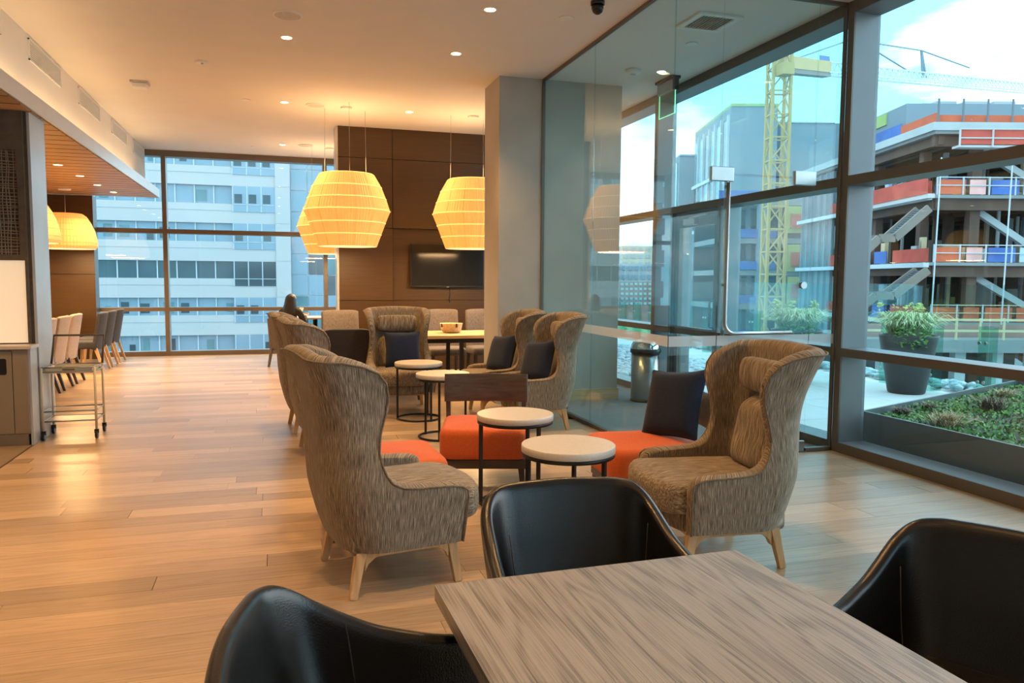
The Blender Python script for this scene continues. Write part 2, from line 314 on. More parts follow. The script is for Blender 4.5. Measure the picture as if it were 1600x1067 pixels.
    def build(s, name, mat, parent=None, bev=0.0, sub=0, solid=None, loc=None, kind=None, fixn=False):
        me = s.mesh(name)
        if fixn:
            bm = bmesh.new(); bm.from_mesh(me); bmesh.ops.recalc_face_normals(bm, faces=bm.faces); bm.to_mesh(me); bm.free()
        return link(name, me, mat, parent, bev, sub, solid, loc, kind)
def link(name, me, mat, parent=None, bev=0.0, sub=0, solid=None, loc=None, kind=None):
    me.materials.clear(); me.materials.append(MATS[mat])
    o = bpy.data.objects.new(name, me); col.objects.link(o)
    if parent is not None: o.parent = parent
    if loc is not None: o.location = loc
    if solid: md = o.modifiers.new('solid', 'SOLIDIFY'); md.thickness = solid; md.offset = -1
    if bev: md = o.modifiers.new('bevel', 'BEVEL'); md.width = bev; md.segments = 2; md.limit_method = 'ANGLE'
    if sub: md = o.modifiers.new('sub', 'SUBSURF'); md.levels = sub; md.render_levels = sub
    if kind: o['kind'] = kind
    return o
def tag(o, label=None, cat=None, group=None, kind=None):
    if label: o['label'] = label
    if cat: o['category'] = cat
    if group: o['group'] = group
    if kind: o['kind'] = kind
    return o
def empty(name, loc=(0, 0, 0), rz=0.0, label=None, cat=None, group=None, kind=None):
    o = bpy.data.objects.new(name, None); col.objects.link(o); o.empty_display_size = 0.1
    o.location = loc; o.rotation_euler = (0, 0, rz); return tag(o, label, cat, group, kind)
def kids(o): return [c for c in bpy.data.objects if c.parent is o]
def copy_tree(o, parent=None):
    c = o.copy(); col.objects.link(c); c.parent = parent
    for ch in kids(o): copy_tree(ch, c)
    return c
def place(o, loc, rz, label=None, group=None):
    o.location = loc; o.rotation_euler = (0, 0, rz)
    if label: o['label'] = label
    if group: o['group'] = group
    return o
def spot(name, parent, loc, power, color, angle=100, blend=0.8, r=0.05):
    d = bpy.data.lights.new(name, 'SPOT'); d.energy = power; d.color = color; d.spot_size = math.radians(angle); d.spot_blend = blend; d.shadow_soft_size = r
    o = bpy.data.objects.new(name, d); col.objects.link(o); o.parent = parent; o.location = loc; return o
def area(name, parent, loc, rot, sx, sy, power, color, shape='RECTANGLE'):
    d = bpy.data.lights.new(name, 'AREA'); d.energy = power; d.color = color; d.shape = shape; d.size = sx; d.size_y = sy
    o = bpy.data.objects.new(name, d); col.objects.link(o); o.parent = parent; o.location = loc; o.rotation_euler = rot; return o
def rrect(w, d, r, n=5, ox=0, oy=0):
    pts = []
    for cx, cy, a0 in ((w / 2 - r, d / 2 - r, 0), (-w / 2 + r, d / 2 - r, 90), (-w / 2 + r, -d / 2 + r, 180), (w / 2 - r, -d / 2 + r, 270)):
        for i in range(n + 1):
            a = math.radians(a0 + 90 * i / n); pts.append((ox + cx + r * math.cos(a), oy + cy + r * math.sin(a)))
    return pts
def lerp(a, b, t): return a + (b - a) * t
def interp(tab, x):
    if x <= tab[0][0]: return tab[0][1]
    for (a, va), (b, vb) in zip(tab, tab[1:]):
        if x <= b: return lerp(va, vb, (x - a) / (b - a) if b > a else 1)
    return tab[-1][1]
# ------------------------------------------------------------------ the room
ZC = 3.83
def struct(name): return empty(name, kind='structure')
# floor: sub-floor with oak planks laid across the room
floor = tag(MB().box(-7, 4.93, -6.6, 15.98, -0.12, -0.02).build('floor', 'dark_leg'), kind='structure')
tmpl = {}
def plank_mesh(w, d):
    k = (round(w, 2), d)
    if k not in tmpl: tmpl[k] = MB().box(-w / 2, w / 2, -d / 2, d / 2, -0.018, 0).mesh('plank')
    return tmpl[k]
rng = random.Random(3); PW = 0.176; pl = []
y = -6.5
while y < 15.70:
    x0 = -2.06 if y < 7.6 else -5.0
    x1 = 4.675 if not (5.5 < y < 9.4) else 3.04
    if 8.70 < y < 9.4: x1 = 2.5
    if y > 12.3: x1 = 0.95
    x = x0 - (rng.uniform(0, 1.5)); 
    while x < x1 - 0.05:
        ln = round(rng.choice((1.2, 1.5, 1.8, 2.1, 2.4)), 2); a = max(x, x0); b_ = min(x + ln, x1)
        if b_ - a > 0.1: pl.append((a, b_, y))
        x += ln
    y += PW
def pdist(p):
    cx_, cy_ = (p[0] + p[1]) / 2, p[2]
    r = ROT.transposed() @ Vector((cx_, cy_, -CAMH))
    if r.z < 0.3: return 999
    u, v = r.x / r.z * F, r.y / r.z * F
    return cy_ if abs(u) < 1000 and abs(v) < 700 else 900 + cy_
pl.sort(key=pdist)
for a, b_, y in pl[:300]:
    link('plank', plank_mesh(round(b_ - a, 2) - 0.002, PW - 0.0015), 'floor_oak', floor, loc=((a + b_) / 2, y + PW / 2, 0))
mb = MB()
for a, b_, y in pl[300:]: mb.box(a, b_ - 0.002, y, y + PW - 0.0015, -0.018, 0)
mb.build('plank_field', 'floor_oak', floor, kind='stuff')
tag(MB().box(-7, -2.075, -6.5, 7.7, -0.019, -0.001).build('floor_kitchen', 'tile_tan'), kind='structure')
tag(MB().box(-2.075, -2.06, -6.5, 7.6, -0.019, 0.001).build('trim_1', 'dark_leg'), kind='structure')
tag(MB().box(3.06, 4.66, 5.62, 15.7, -0.018, 0.002).build('floor_vestibule', 'carpet_grey'), kind='structure')
# ceiling and the dropped soffit on the left
tag(MB().box(-2.27, 5.0, -6.6, 15.85, ZC, ZC + 0.12).build('ceiling', 'ceiling_paint'), kind='structure')
sof = tag(MB().box(-2.6, -2.27, -6.6, 15.72, 3.06, ZC + 0.1).build('ceiling_soffit', 'soffit_paint'), kind='structure')
MB().box(-7, -2.02, -6.6, 15.45, 2.945, 3.055).build('soffit_slab', 'dark_stain', sof)
tag(MB().box(-2.02, -2.0, -6.6, 15.46, 2.925, 3.075).build('trim_2', 'fascia_metal'), kind='structure')
yy = 15.42; gap_shade = MB().box(-2.48, 2.48, -0.010, 0.010, 0, 0.02).mesh('shadow_gap_strip'); slat = MB().box(-2.48, 2.48, -0.143, 0.143, 0, 0.02).mesh('slat')
while yy > 2.0:
    link('slat', slat, 'ceiling_slat_oak', sof, loc=(-4.51, yy - 0.15, 2.92)); link('shadow_gap_strip', gap_shade, 'dark_stain', sof, loc=(-4.51, yy - 0.302, 2.918)); yy -= 0.304  # dark strips stand in for the shade in the slat gaps
for yv in (-2.0, 1.0, 4.0, 7.0, 10.0, 13.0):
    area('cove_strip', sof, (-2.14, yv, 3.085), (0, math.radians(180 - 25), 0), 0.05, 2.9, 8.5, (1.0, 0.62, 0.28))
# enclosing walls behind and beside the viewer
tag(MB().box(-7.15, 5.0, -6.8, -6.6, 0, ZC + .1).build('wall_rear', 'wall_paint'), kind='structure')
tag(MB().box(-7.2, -7.0, -6.6, 15.7, 0, 3.05).build('wall_left', 'wall_paint'), kind='structure')
# walnut panelling left of the far window
wl = tag(MB().box(-7, -3.1, 15.46, 15.74, 0, 2.92).build('wall_far_left', 'dark_stain'), kind='structure')
for i, (x0, x1) in enumerate(((-7, -5.06), (-5.05, -3.1))):
    for z0, z1 in ((0.0, 1.52), (1.53, 2.92)): MB().box(x0, x1, 15.43, 15.46, z0, z1).build('panel', 'panel_walnut', wl)
# walnut feature wall with the television
wb = tag(MB().box(0.97, 4.66, 12.42, 12.75, 0, ZC).build('wall_back', 'dark_stain'), kind='structure')
rows = ((0.0, 1.135), (1.143, 2.276), (2.284, 3.356), (3.364, ZC))
for x0, x1, rec in ((0.95, 1.786, 0), (1.794, 4.66, 1)):
    for i, (z0, z1) in enumerate(rows):
        d = 0.05 if rec and i < 2 else 0.0
        MB().box(x0, x1, 12.34 + d, 12.42, z0, z1).build('panel', 'panel_walnut', wb)
tag(MB().box(0.92, 0.95, 12.36, 12.75, 0, ZC).build('trim_3', 'fascia_metal'), kind='structure')
# grey pier that closes the glass lobby
tag(MB().box(2.51, 4.06, 8.75, 9.4, 0, ZC).build('wall_pier', 'plaster_grey', bev=0.004), kind='structure')
tag(MB().box(3.07, 4.075, 8.735, 8.75, 0, 0.14).build('baseboard_pier', 'light_oak'), kind='structure')

# curtain walls ------------------------------------------------------
def member(root, name, x0, x1, y0, y1, z0, z1, side, cap=0.016):
    """body coloured paler as if daylit, with a dark bronze face towards the room"""
    if side == 'x':
        b = MB().box(x0 + cap, x1, y0, y1, z0, z1).build(name, 'frame_lit_side', root)
        MB().box(x0, x0 + cap, y0 - 0.001, y1 + 0.001, z0 - 0.001, z1 + 0.001).build('cap', 'bronze_frame', b)
    else:
        b = MB().box(x0, x1, y0 + cap, y1, z0, z1).build(name, 'frame_lit_side', root)
        MB().box(x0 - 0.001, x1 + 0.001, y0, y0 + cap, z0 - 0.001, z1 + 0.001).build('cap', 'bronze_frame', b)
ROWS = ((0.085, 0.84), (0.91, 2.30), (2.38, 3.73))
w2 = struct('window_2'); X0, X1 = 4.66, 4.93
MU = [-4.85, -1.4, 2.05, 5.50, 8.97, 12.42]
for ym in MU: member(w2, 'mullion', X0, X1, ym, ym + 0.07, 0.0, ZC, 'x')
ends = [-6.5] + [m_ + 0.07 for m_ in MU]; starts = MU + [15.70]
for a, b_ in zip(ends, starts):
    lob = abs(a - 5.57) < 0.01
    for z0, z1, nm in ((0, 0.085, 'sill'), (0.84, 0.91, 'rail'), (2.30, 2.38, 'rail'), (3.73, ZC, 'head')):
        if lob and nm == 'sill': member(w2, nm, X0, X1, a, 7.47, z0, z1, 'x'); member(w2, nm, X0, X1, 8.58, b_, z0, z1, 'x')
        elif lob and z0 == 0.84: member(w2, nm, X0, X1, a, 7.47, z0, z1, 'x'); member(w2, nm, X0, X1, 8.58, b_, z0, z1, 'x')
        else: member(w2, nm, X0, X1, a, b_, z0, z1, 'x')
    for z0, z1 in ROWS:
        if lob and z1 < 2.35:
            MB().box(4.895, 4.907, a, 7.47, z0, z1).build('pane', 'pane_clear', w2); MB().box(4.895, 4.907, 8.58, b_, z0, z1).build('pane', 'pane_clear', w2)
        else: MB().box(4.895, 4.907, a, b_, z0, z1).build('pane', 'pane_clear', w2)
for y0 in (7.47, 8.52): member(w2, 'jamb', X0, X1, y0, y0 + 0.06, 0, 2.30, 'x')
# terrace door in the curtain wall
d2 = struct('door_2')
for y0, y1, z0, z1, nm in ((7.54, 7.63, 0.02, 2.22, 'stile'), (8.42, 8.51, 0.02, 2.22, 'stile'), (7.63, 8.42, 2.12, 2.22, 'door_rail'), (7.63, 8.42, 0.84, 0.93, 'door_rail'), (7.63, 8.42, 0.02, 0.16, 'door_rail'), (7.54, 8.51, 2.23, 2.29, 'door_head')):
    MB().box(4.70, 4.76, y0, y1, z0, z1).build(nm, 'bronze_frame', d2, bev=0.003)
MB().box(4.725, 4.735, 7.63, 8.42, 0.93, 2.12).build('pane', 'pane_clear', d2); MB().box(4.725, 4.735, 7.63, 8.42, 0.16, 0.84).build('pane', 'pane_clear', d2)
cl = MB().cbox((4.665, 8.1, 2.17), (0.06, 0.26, 0.075)).build('door_closer', 'steel_brushed', d2, bev=0.008); MB().beam((4.65, 8.1, 2.215), (4.66, 7.75, 2.24), 0.02, 0.012).build('closer_arm', 'steel_brushed', cl)
MB().tube([(4.70, 7.585, 0.95), (4.63, 7.585, 0.97), (4.63, 7.585, 1.25), (4.70, 7.585, 1.27)], 0.012).build('pull_handle', 'steel_brushed', d2)
# far window
w1 = struct('window_1'); Y0, Y1 = 15.75, 15.98
MX = [-4.93, -2.005, 0.915, 3.84]
for xm in MX: member(w1, 'mullion', xm, xm + 0.075, Y0, Y1, 0, ZC, 'y')
for a, b_ in zip([-7.0] + [m_ + 0.075 for m_ in MX], MX + [4.93]):
    for z0, z1, nm in ((0, 0.085, 'sill'), (0.845, 0.915, 'rail'), (2.30, 2.38, 'rail'), (3.72, ZC, 'head')): member(w1, nm, a, b_, Y0, Y1, z0, z1, 'y')
    for z0, z1 in ((0.085, 0.845), (0.915, 2.30), (2.38, 3.72)): MB().box(a, b_, 15.93, 15.942, z0, z1).build('pane', 'pane_clear', w1)

# frameless glass lobby ----------------------------------------------
w3 = struct('window_3'); ZG = ZC - 0.03
for y0, y1 in ((5.60, 7.205), (7.212, 8.745)):
    p = MB().box(3.043, 3.057, y0, y1, 0.03, ZG).build('pane', 'pane_tint', w3); MB().box(3.0405, 3.0425, y0, y1, 0.945, 1.03).build('frosted_band', 'frost_band', p)
for x0, x1, z0 in ((3.043, 3.478, 0.03), (4.392, 4.655, 0.03), (3.482, 4.388, 2.36)):
    p = MB().box(x0, x1, 5.585, 5.599, z0, ZG).build('pane', 'pane_tint', w3)
    if z0 < 1: MB().box(x0, x1, 5.582, 5.584, 0.945, 1.03).build('frosted_band', 'frost_band', p)
for nm, bx in (('floor_channel', (3.025, 3.075, 5.57, 8.75, 0.003, 0.035)), ('floor_channel', (3.025, 3.48, 5.567, 5.617, 0.003, 0.035)), ('floor_channel', (4.39, 4.655, 5.567, 5.617, 0.003, 0.035)), ('threshold', (3.48, 4.39, 5.567, 5.617, 0.0, 0.012)),
               ('ceiling_channel', (3.035, 3.065, 5.58, 8.75, ZG, ZC)), ('ceiling_channel', (3.035, 4.655, 5.577, 5.607, ZG, ZC)), ('wall_channel', (3.03, 3.07, 8.735, 8.75, 0.03, ZG)), ('wall_channel', (4.645, 4.66, 5.572, 5.612, 0.03, ZG))):
    MB().box(*bx).build(nm, 'bronze_frame', w3)
d1 = struct('door_1')
p = MB().box(3.486, 4.384, 5.585, 5.599, 0.02, 2.345).build('pane', 'pane_tint', d1); MB().box(3.486, 4.384, 5.582, 5.584, 0.945, 1.03).build('frosted_band', 'frost_band', p)
for x0, x1 in ((3.39, 3.60), (4.19, 4.40)): MB().box(x0, x1, 5.572, 5.612, 2.295, 2.41).build('patch_fitting', 'steel_brushed', d1, bev=0.004)
MB().box(3.486, 4.384, 5.578, 5.606, 0.01, 0.10).build('bottom_rail', 'steel_brushed', d1, bev=0.003)
arc = [(3.53, 5.54, 2.28), (3.53, 5.54, 1.6), (3.53, 5.54, 1.14)] + [(3.53 + 0.09 * (1 - math.cos(a)), 5.54, 1.14 - 0.09 * math.sin(a)) for a in [math.radians(k * 15) for k in range(1, 7)]] + [(4.18, 5.54, 1.05)]
h1 = MB().tube(arc, 0.016, 12).build('panic_bar', 'steel_brushed', d1)
for z in (1.45, 2.25): MB().tube([(3.53, 5.54, z), (3.53, 5.585, z)], 0.012, 10).build('standoff', 'steel_brushed', h1)
h2 = MB().tube([(3.575, 5.645, 2.30), (3.575, 5.645, 0.12)], 0.016, 12).build('pull_bar', 'steel_brushed', d1)
for z in (0.4, 1.45, 2.2): MB().tube([(3.575, 5.645, z), (3.575, 5.598, z)], 0.010, 10).build('standoff', 'steel_brushed', h2)
MB().tube([(4.30, 5.585, 1.45), (4.30, 5.55, 1.45)], 0.03, 16).build('lock_cylinder', 'steel_brushed', d1)
# left service pier ----------------------------------------------------
wp = tag(MB().box(-4.2, -2.075, 7.84, 8.30, 0.0, 2.92).build('wall_service', 'screen_brown'), kind='structure')
MB().box(-2.075, -2.05, 7.835, 8.30, 0.0, 2.92).build('end_panel', 'concrete_blue', wp, bev=0.003)
fr = MB(); fr.box(-4.2, -2.10, 7.80, 7.84, 2.58, 2.92); fr.box(-4.2, -2.10, 7.80, 7.84, 1.62, 1.67); fr.box(-2.155, -2.10, 7.80, 7.84, 1.67, 2.58); fr.build('screen_frame', 'screen_brown', wp)
wv = MB(); r2 = random.Random(5)
for i in range(46):
    x = -2.16 - i * 0.028 + r2.uniform(-.006, .006); wv.tube([(x + r2.uniform(-.008, .008), 7.815 + 0.006 * (k % 2), 1.67 + 0.91 * k / 6) for k in range(7)], 0.0042, 4, cap=False)
for i in range(33):
    z = 1.69 + i * 0.0275 + r2.uniform(-.006, .006); wv.tube([(-2.155 - 1.3 * k / 6, 7.815 - 0.006 * (k % 2), z + r2.uniform(-.008, .008)) for k in range(7)], 0.0042, 4, cap=False)
wv.build('woven_mesh', 'mesh_wire', wp, kind='stuff')
MB().box(-4.2, -2.125, 7.815, 7.84, 0.89, 1.62).build('backlit_splashback', 'lit_panel', wp)
MB().box(-2.12, -2.10, 7.80, 7.84, 0.885, 1.62).build('splashback_edge', 'screen_brown', wp)
# ------------------------------------------------------------------ service counter and trolley (left edge)
ct = empty('service_counter', (-3.1, 7.6, 0), 0, 'tan service counter with pale stone top under the backlit splashback', 'counter')
MB().box(-1.05, 1.015, 0.02, 0.20, 0.10, 0.845).build('cabinet_body', 'cabinet_tan', ct)
MB().box(-1.05, 0.90, 0.0, 0.02, 0.11, 0.83).build('door', 'cabinet_tan', ct, bev=0.002)
MB().box(0.906, 1.02, 0.0, 0.02, 0.11, 0.845).build('filler_strip', 'cabinet_tan', ct, bev=0.002)
MB().box(-1.05, 1.0, 0.03, 0.20, 0.0, 0.10).build('toe_kick', 'steel_brushed', ct)
MB().box(1.02, 1.04, 0.02, 0.215, 0.0, 0.845).build('end_face', 'concrete_blue', ct)
MB().box(-1.1, 1.06, -0.03, 0.215, 0.85, 0.88).build('countertop', 'counter_stone', ct, bev=0.004)
MB().prism(rrect(0.20, 0.14, 0.015, 3), 0, 0.004).build('waste_flap', 'black_plastic', ct, loc=(0.76, 0.0, 0.70)).rotation_euler = (math.radians(90), 0, 0)
tr = empty('serving_trolley', (-1.815, 7.97, 0), 0, 'slim pale metal serving trolley on castors beside the service counter', 'trolley')
hx, hy = 0.215, 0.165
for sx, top in ((-1, 0.66), (1, 0.66)):
    for sy in (-1, 1):
        leg = MB().tube([(sx * hx, sy * hy, 0.075), (sx * hx, sy * hy, top)], 0.011, 10).build('leg', 'cream_enamel', tr)
        ca = MB().tube([(sx * hx - 0.011, sy * hy, 0.035), (sx * hx + 0.011, sy * hy, 0.035)], 0.035, 16).build('castor', 'black_plastic', tr)
        MB().box(sx * hx - 0.018, sx * hx + 0.018, sy * hy - 0.012, sy * hy + 0.012, 0.05, 0.085).build('castor_fork', 'black_metal', ca)
for z in (0.62, 0.66, 0.17, 0.26):
    MB().tube([(-hx, -hy, z), (hx, -hy, z), (hx, hy, z), (-hx, hy, z)], 0.007, 8, closed=True).build('rim_rail', 'steel_brushed', tr)
MB().box(-hx + .02, hx - .02, -hy + .02, hy - .02, 0.165, 0.172).build('lower_shelf', 'stone_white', tr)
tray = MB(); tray.box(-0.19, 0.19, -0.145, 0.145, 0.605, 0.612)
for bx in ((-0.19, 0.19, -0.15, -0.142), (-0.19, 0.19, 0.142, 0.15)): tray.box(*bx, 0.605, 0.655)
for bx in ((-0.19, -0.182, -0.15, 0.15), (0.182, 0.19, -0.15, 0.15)): tray.box(*bx, 0.605, 0.655)
tray.build('tray', 'cream_enamel', tr, bev=0.003)
MB().box(-0.05, 0.05, -0.154, -0.150, 0.63, 0.648).build('tray_grip', 'cabinet_tan', tr)
MB().tube([(-hx, hy, 0.66), (-hx + 0.03, hy + .01, 0.93), (hx + .02, hy + .01, 0.93), (hx, hy, 0.66)], 0.011, 10).build('push_handle', 'dark_stain', tr)
ts = empty('serving_tongs', (-1.74, 7.99, 0.615), 0.2, 'small dark tongs lying in the trolley tray', 'tongs')
for s in (-1, 1): MB().beam((-0.06, 0.012 * s, 0.006), (0.06, 0.004 * s, 0.01), 0.012, 0.006).build('arm', 'black_metal', ts)

# ------------------------------------------------------------------ wing chairs
ZS = [0.215, 0.26, 0.32, 0.38, 0.44, 0.475, 0.495, 0.505, 0.511, 0.52, 0.545, 0.58, 0.63, 0.69, 0.77, 0.86, 0.94, 1.005, 1.055, 1.088, 1.112]
YB = [(0.2, -0.02), (0.29, -0.055), (0.46, -0.095), (0.64, -0.115), (0.79, -0.12), (0.95, -0.145), (1.04, -0.172), (1.112, -0.20)]
YF = [(0.2, 0.535), (0.44, 0.55), (0.475, 0.545), (0.495, 0.52), (0.505, 0.46), (0.511, 0.30), (0.52, 0.225), (0.545, 0.175), (0.58, 0.15), (0.63, 0.13), (0.69, 0.12), (0.77, 0.13), (0.86, 0.155), (0.94, 0.165), (1.005, 0.15), (1.055, 0.11), (1.088, 0.04), (1.112, -0.06)]
WW = [(0.2, 0.335), (0.32, 0.355), (0.45, 0.375), (0.52, 0.375), (0.62, 0.355), (0.78, 0.325), (0.88, 0.325), (0.96, 0.345), (1.04, 0.365), (1.112, 0.385)]
def wing_shell():
    """outer skin, rolled rim and inner skin as one closed upholstered shell"""
    outer = []; inner = []
    for z in ZS:
        w = interp(WW, z); yb = interp(YB, z); yf = interp(YF, z); r = lerp(0.20, 0.12, max(0, (z - 0.6) / 0.51)); r = min(r, (yf - yb) * 0.9)
        th = interp([(0.2, 0.06), (0.45, 0.075), (0.52, 0.085), (0.62, 0.06), (0.85, 0.05), (0.98, 0.06), (1.112, 0.09)], z)
        def half(w_, yb_, yf_, r_):
            h = [(w_, yf_)] + [(w_, lerp(yf_, yb_ + r_, i / 7)) for i in range(1, 8)]
            for i in range(1, 7):
                a = math.radians(15 * i); h.append((w_ - r_ * (1 - math.cos(a)), yb_ + r_ - r_ * math.sin(a)))
            return h + [(lerp(w_ - r_, 0, i / 4), yb_) for i in range(1, 5)]
        def full(h): return h + [(-x, y) for x, y in h[:-1]][::-1]
        lift = lambda x: 0.025 * (1 - (abs(x) / 0.385) ** 2) * max(0, (z - 0.98) / 0.132)
        ri = max(0.04, r - th)
        outer.append([(x, y, z + lift(x)) for x, y in full(half(w, yb, yf, r))])
        inner.append([(x, y, z + lift(x)) for x, y in full(half(w - th, yb + th, max(yf, yb + th + ri + 0.02), ri))])
    n = len(outer[0]); m = MB(); no = len(outer)
    m.grid([r_[::-1] for r_ in outer]); m.grid(inner)
    # rolled rim over the top edge and down both free edges
    eo = [r_[0] for r_ in outer] + outer[-1][1:-1] + [r_[-1] for r_ in outer][::-1]
    ei = [r_[0] for r_ in inner] + inner[-1][1:-1] + [r_[-1] for r_ in inner][::-1]
    mid = []
    for k, (p, q) in enumerate(zip(eo, ei)):
        p = Vector(p); q = Vector(q); c = (p + q) / 2
        up_ = interp([(0.2, 0.0), (0.45, 0.0), (0.50, 0.022), (0.56, 0.02), (0.62, 0.0), (0.98, 0.0), (1.055, 0.016), (1.112, 0.034)], p.z); fw_ = interp([(0.2, 0.02), (0.46, 0.018), (0.5, 0.006), (0.56, 0.006), (0.65, 0.018), (0.98, 0.018), (1.075, 0.01), (1.112, 0.0)], p.z)
        mid.append((c.x, c.y + fw_, c.z + up_))
    m.grid([eo, mid, ei])
    return m, eo
def make_wing_chair():
    root = empty('wing_armchair')
    sh, edge = wing_shell(); me = sh.mesh('shell')
    bm = bmesh.new(); bm.from_mesh(me); bmesh.ops.remove_doubles(bm, verts=bm.verts, dist=0.0005); bmesh.ops.recalc_face_normals(bm, faces=bm.faces); bm.to_mesh(me); bm.free()
    link('shell', me, 'tweed_shell', root, sub=1)
    MB().tube([Vector(p) for p in edge], 0.0055, 6).build('piping', 'tweed_pipe', root)
    # seat base and cushion with a rounded nose
    out = [(-0.285, 0.0), (0.285, 0.0), (0.30, 0.2), (0.30, 0.42)] + [(0.30 * math.cos(math.radians(a)), 0.46 + 0.13 * math.sin(math.radians(a))) for a in range(10, 171, 16)] + [(-0.30, 0.42), (-0.30, 0.2)]
    MB().cushion(out, 0.20, 0.315, 0.03).build('seat_base', 'tweed', root)
    out = [(-0.27, 0.02), (0.27, 0.02), (0.295, 0.2), (0.31, 0.40), (0.325, 0.55)] + [(0.325 * math.cos(math.radians(a)), 0.575 + 0.13 * math.sin(math.radians(a))) for a in range(8, 173, 15)] + [(-0.325, 0.55), (-0.31, 0.40), (-0.295, 0.2)]
    MB().cushion(out, 0.31, 0.47, 0.05, 5, 0.022).build('seat_cushion', 'tweed_flat', root)
    # tufted back pad
    rows = []
    for i in range(13):
        t = i / 12; z = lerp(0.43, 0.86, t); w = interp([(0, 0.275), (0.5, 0.262), (0.8, 0.22), (0.93, 0.16), (1, 0.10)], t); row = []
        for j in range(15):
            s = -1 + 2 * j / 14; x = w * s
            dep = 0.04 + 0.105 * (1 - s ** 4) * (1 - (2 * t - 1) ** 8)
            dep += 0.012 * math.sin(3.1416 * t * 2) * (1 - s * s)
            for bx, bz in ((-0.09, 0.66), (0.09, 0.66), (0, 0.56)):
                dd = math.hypot(x - bx, z - bz); dep -= 0.028 * math.exp(-(dd / 0.028) ** 2)
            row.append((x, interp(YB, z) + 0.05 + dep, z))
        rows.append(row)
    MB().grid([r[::-1] for r in rows]).build('back_pad', 'tweed', root, sub=1)
    for bx, bz in ((-0.09, 0.66), (0.09, 0.66), (0, 0.56)):
        bt = MB().lathe([(0.001, 0.006), (0.008, 0.004), (0.011, 0)], 10, (bx, bz, 0))
        bt.v = [(x, interp(YB, z_) + 0.05 + 0.115 + d, z_) for x, z_, d in bt.v]; bt.build('tuft_button', 'tweed_pipe', root)
    # head roll
    rows = []
    for i in range(9):
        x = lerp(-0.235, 0.235, i / 8); e = 1 - 0.12 * abs(2 * i / 8 - 1) ** 4
        rows.append([(x, interp(YB, 0.97) + 0.125 + 0.055 * e * math.copysign(abs(math.cos(a)) ** 0.7, math.cos(a)), 0.965 + 0.098 * e * math.copysign(abs(math.sin(a)) ** 0.8, math.sin(a))) for a in [6.2832 * k / 14 for k in range(14)]])
    hr = MB().grid(rows, wrap=True); n = len(hr.v)
    hr.f.append(tuple(range(14))); hr.f.append(tuple(range(n - 14, n))[::-1]); hr.sm += [False, False]
    hr.build('head_roll', 'tweed', root, sub=1, fixn=True)
    # beech underframe
    for sx in (-1, 1):
        for y0, ys in ((0.05, -0.045), (0.50, 0.03)):
            p = Vector((sx * 0.262, y0, 0.215)); q = Vector((sx * 0.285, y0 + ys, 0.0))
            lg = MB().beam(p, q, 0.045, 0.05, (0, 1, 0), 0.032, 0.036)
            s_ = 1 if y0 < 0.3 else -1                         # curved knee where the leg meets the rail
            prof = [(0, 0), (0, -0.085), (0.018, -0.05), (0.05, -0.025), (0.10, -0.012), (0.10, 0)]
            a_ = [(sx * 0.262 - 0.02, y0 + s_ * (0.015 + px_), 0.205 + pz_) for px_, pz_ in prof]; b2 = [(x + 0.04, y, z) for x, y, z in a_]
            k = len(prof); lg.add(a_ + b2, [tuple(range(k)), tuple(range(k, 2 * k))[::-1]] + [(i, (i + 1) % k, k + (i + 1) % k, k + i) for i in range(k)])
            lg.build('leg', 'beech', root, bev=0.004, fixn=True)
        MB().box(sx * 0.262 - 0.018, sx * 0.262 + 0.018, 0.06, 0.50, 0.185, 0.207).build('side_rail', 'beech', root)
    for y0 in (0.06, 0.50): MB().box(-0.25, 0.25, y0 - 0.018, y0 + 0.018, 0.185, 0.207).build('cross_rail', 'beech', root)
    return tag(root, 'x', 'armchair')
D2R = math.radians
wc = make_wing_chair()
G = 'tweed wing armchairs around the side tables'
chairs = [((0.262, 3.79), -80.2, 'tweed wing armchair seen from behind, nearest on the left, beside the near dining table'),
          ((2.52, 3.585), 84, 'tweed wing armchair on the right facing left in front of the glass lobby door'),
          ((0.21, 6.68), -84, 'tweed wing armchair seen from behind, second of the left-hand row of three'),
          ((0.125, 7.81), -86, 'tweed wing armchair seen from behind, farthest of the left-hand row of three'),
          ((1.35, 8.98), 179, 'tweed wing armchair facing the viewer in front of the long communal table'),
          ((2.62, 8.16), 88, 'tweed wing armchair against the grey pier with a dark cushion'),
          ((2.75, 7.33), 90, 'tweed wing armchair with a dark cushion against the glass lobby, nearer of that pair')]
for i, (p, a, lb) in enumerate(chairs):
    o = wc if i == 0 else copy_tree(wc)
    place(o, (p[0], p[1], 0), D2R(a), lb, G)

# ------------------------------------------------------------------ navy cushions
def make_pillow(s=0.44, th=0.15):
    rows = []; n = 13
    def sh(u, v): 
        k = 1 - 0.10 * (1 - abs(v) ** 2) * abs(u) ** 3; k2 = 1 - 0.10 * (1 - abs(u) ** 2) * abs(v) ** 3
        return u * k * s / 2, v * k2 * s / 2
    m = MB()
    for side in (1, -1):
        rows = []
        for i in range(n):
            r = []
            for j in range(n):
                u = -1 + 2 * i / (n - 1); v = -1 + 2 * j / (n - 1); x, z = sh(u, v)
                r.append((x, side * th / 2 * ((1 - u ** 4) * (1 - v ** 4)) ** 0.55, z))
            rows.append(r if side > 0 else r[::-1])
        m.grid(rows)
    return m
def pillow(loc, rz, tilt, label, roll=0.0, s=0.44):
    o = make_pillow(s).build('throw_pillow', 'navy_linen', sub=1)
    o.location = loc; o.rotation_euler = (tilt, roll, rz)
    return tag(o, label, 'cushion', 'navy throw cushions')
pillow((1.37, 8.72, 0.68), D2R(180), D2R(14), 'navy square cushion on the wing armchair facing the viewer', s=0.42)
pillow((2.37, 8.12, 0.67), D2R(112), D2R(22), 'dark navy cushion on the wing armchair against the grey pier', 0.12)
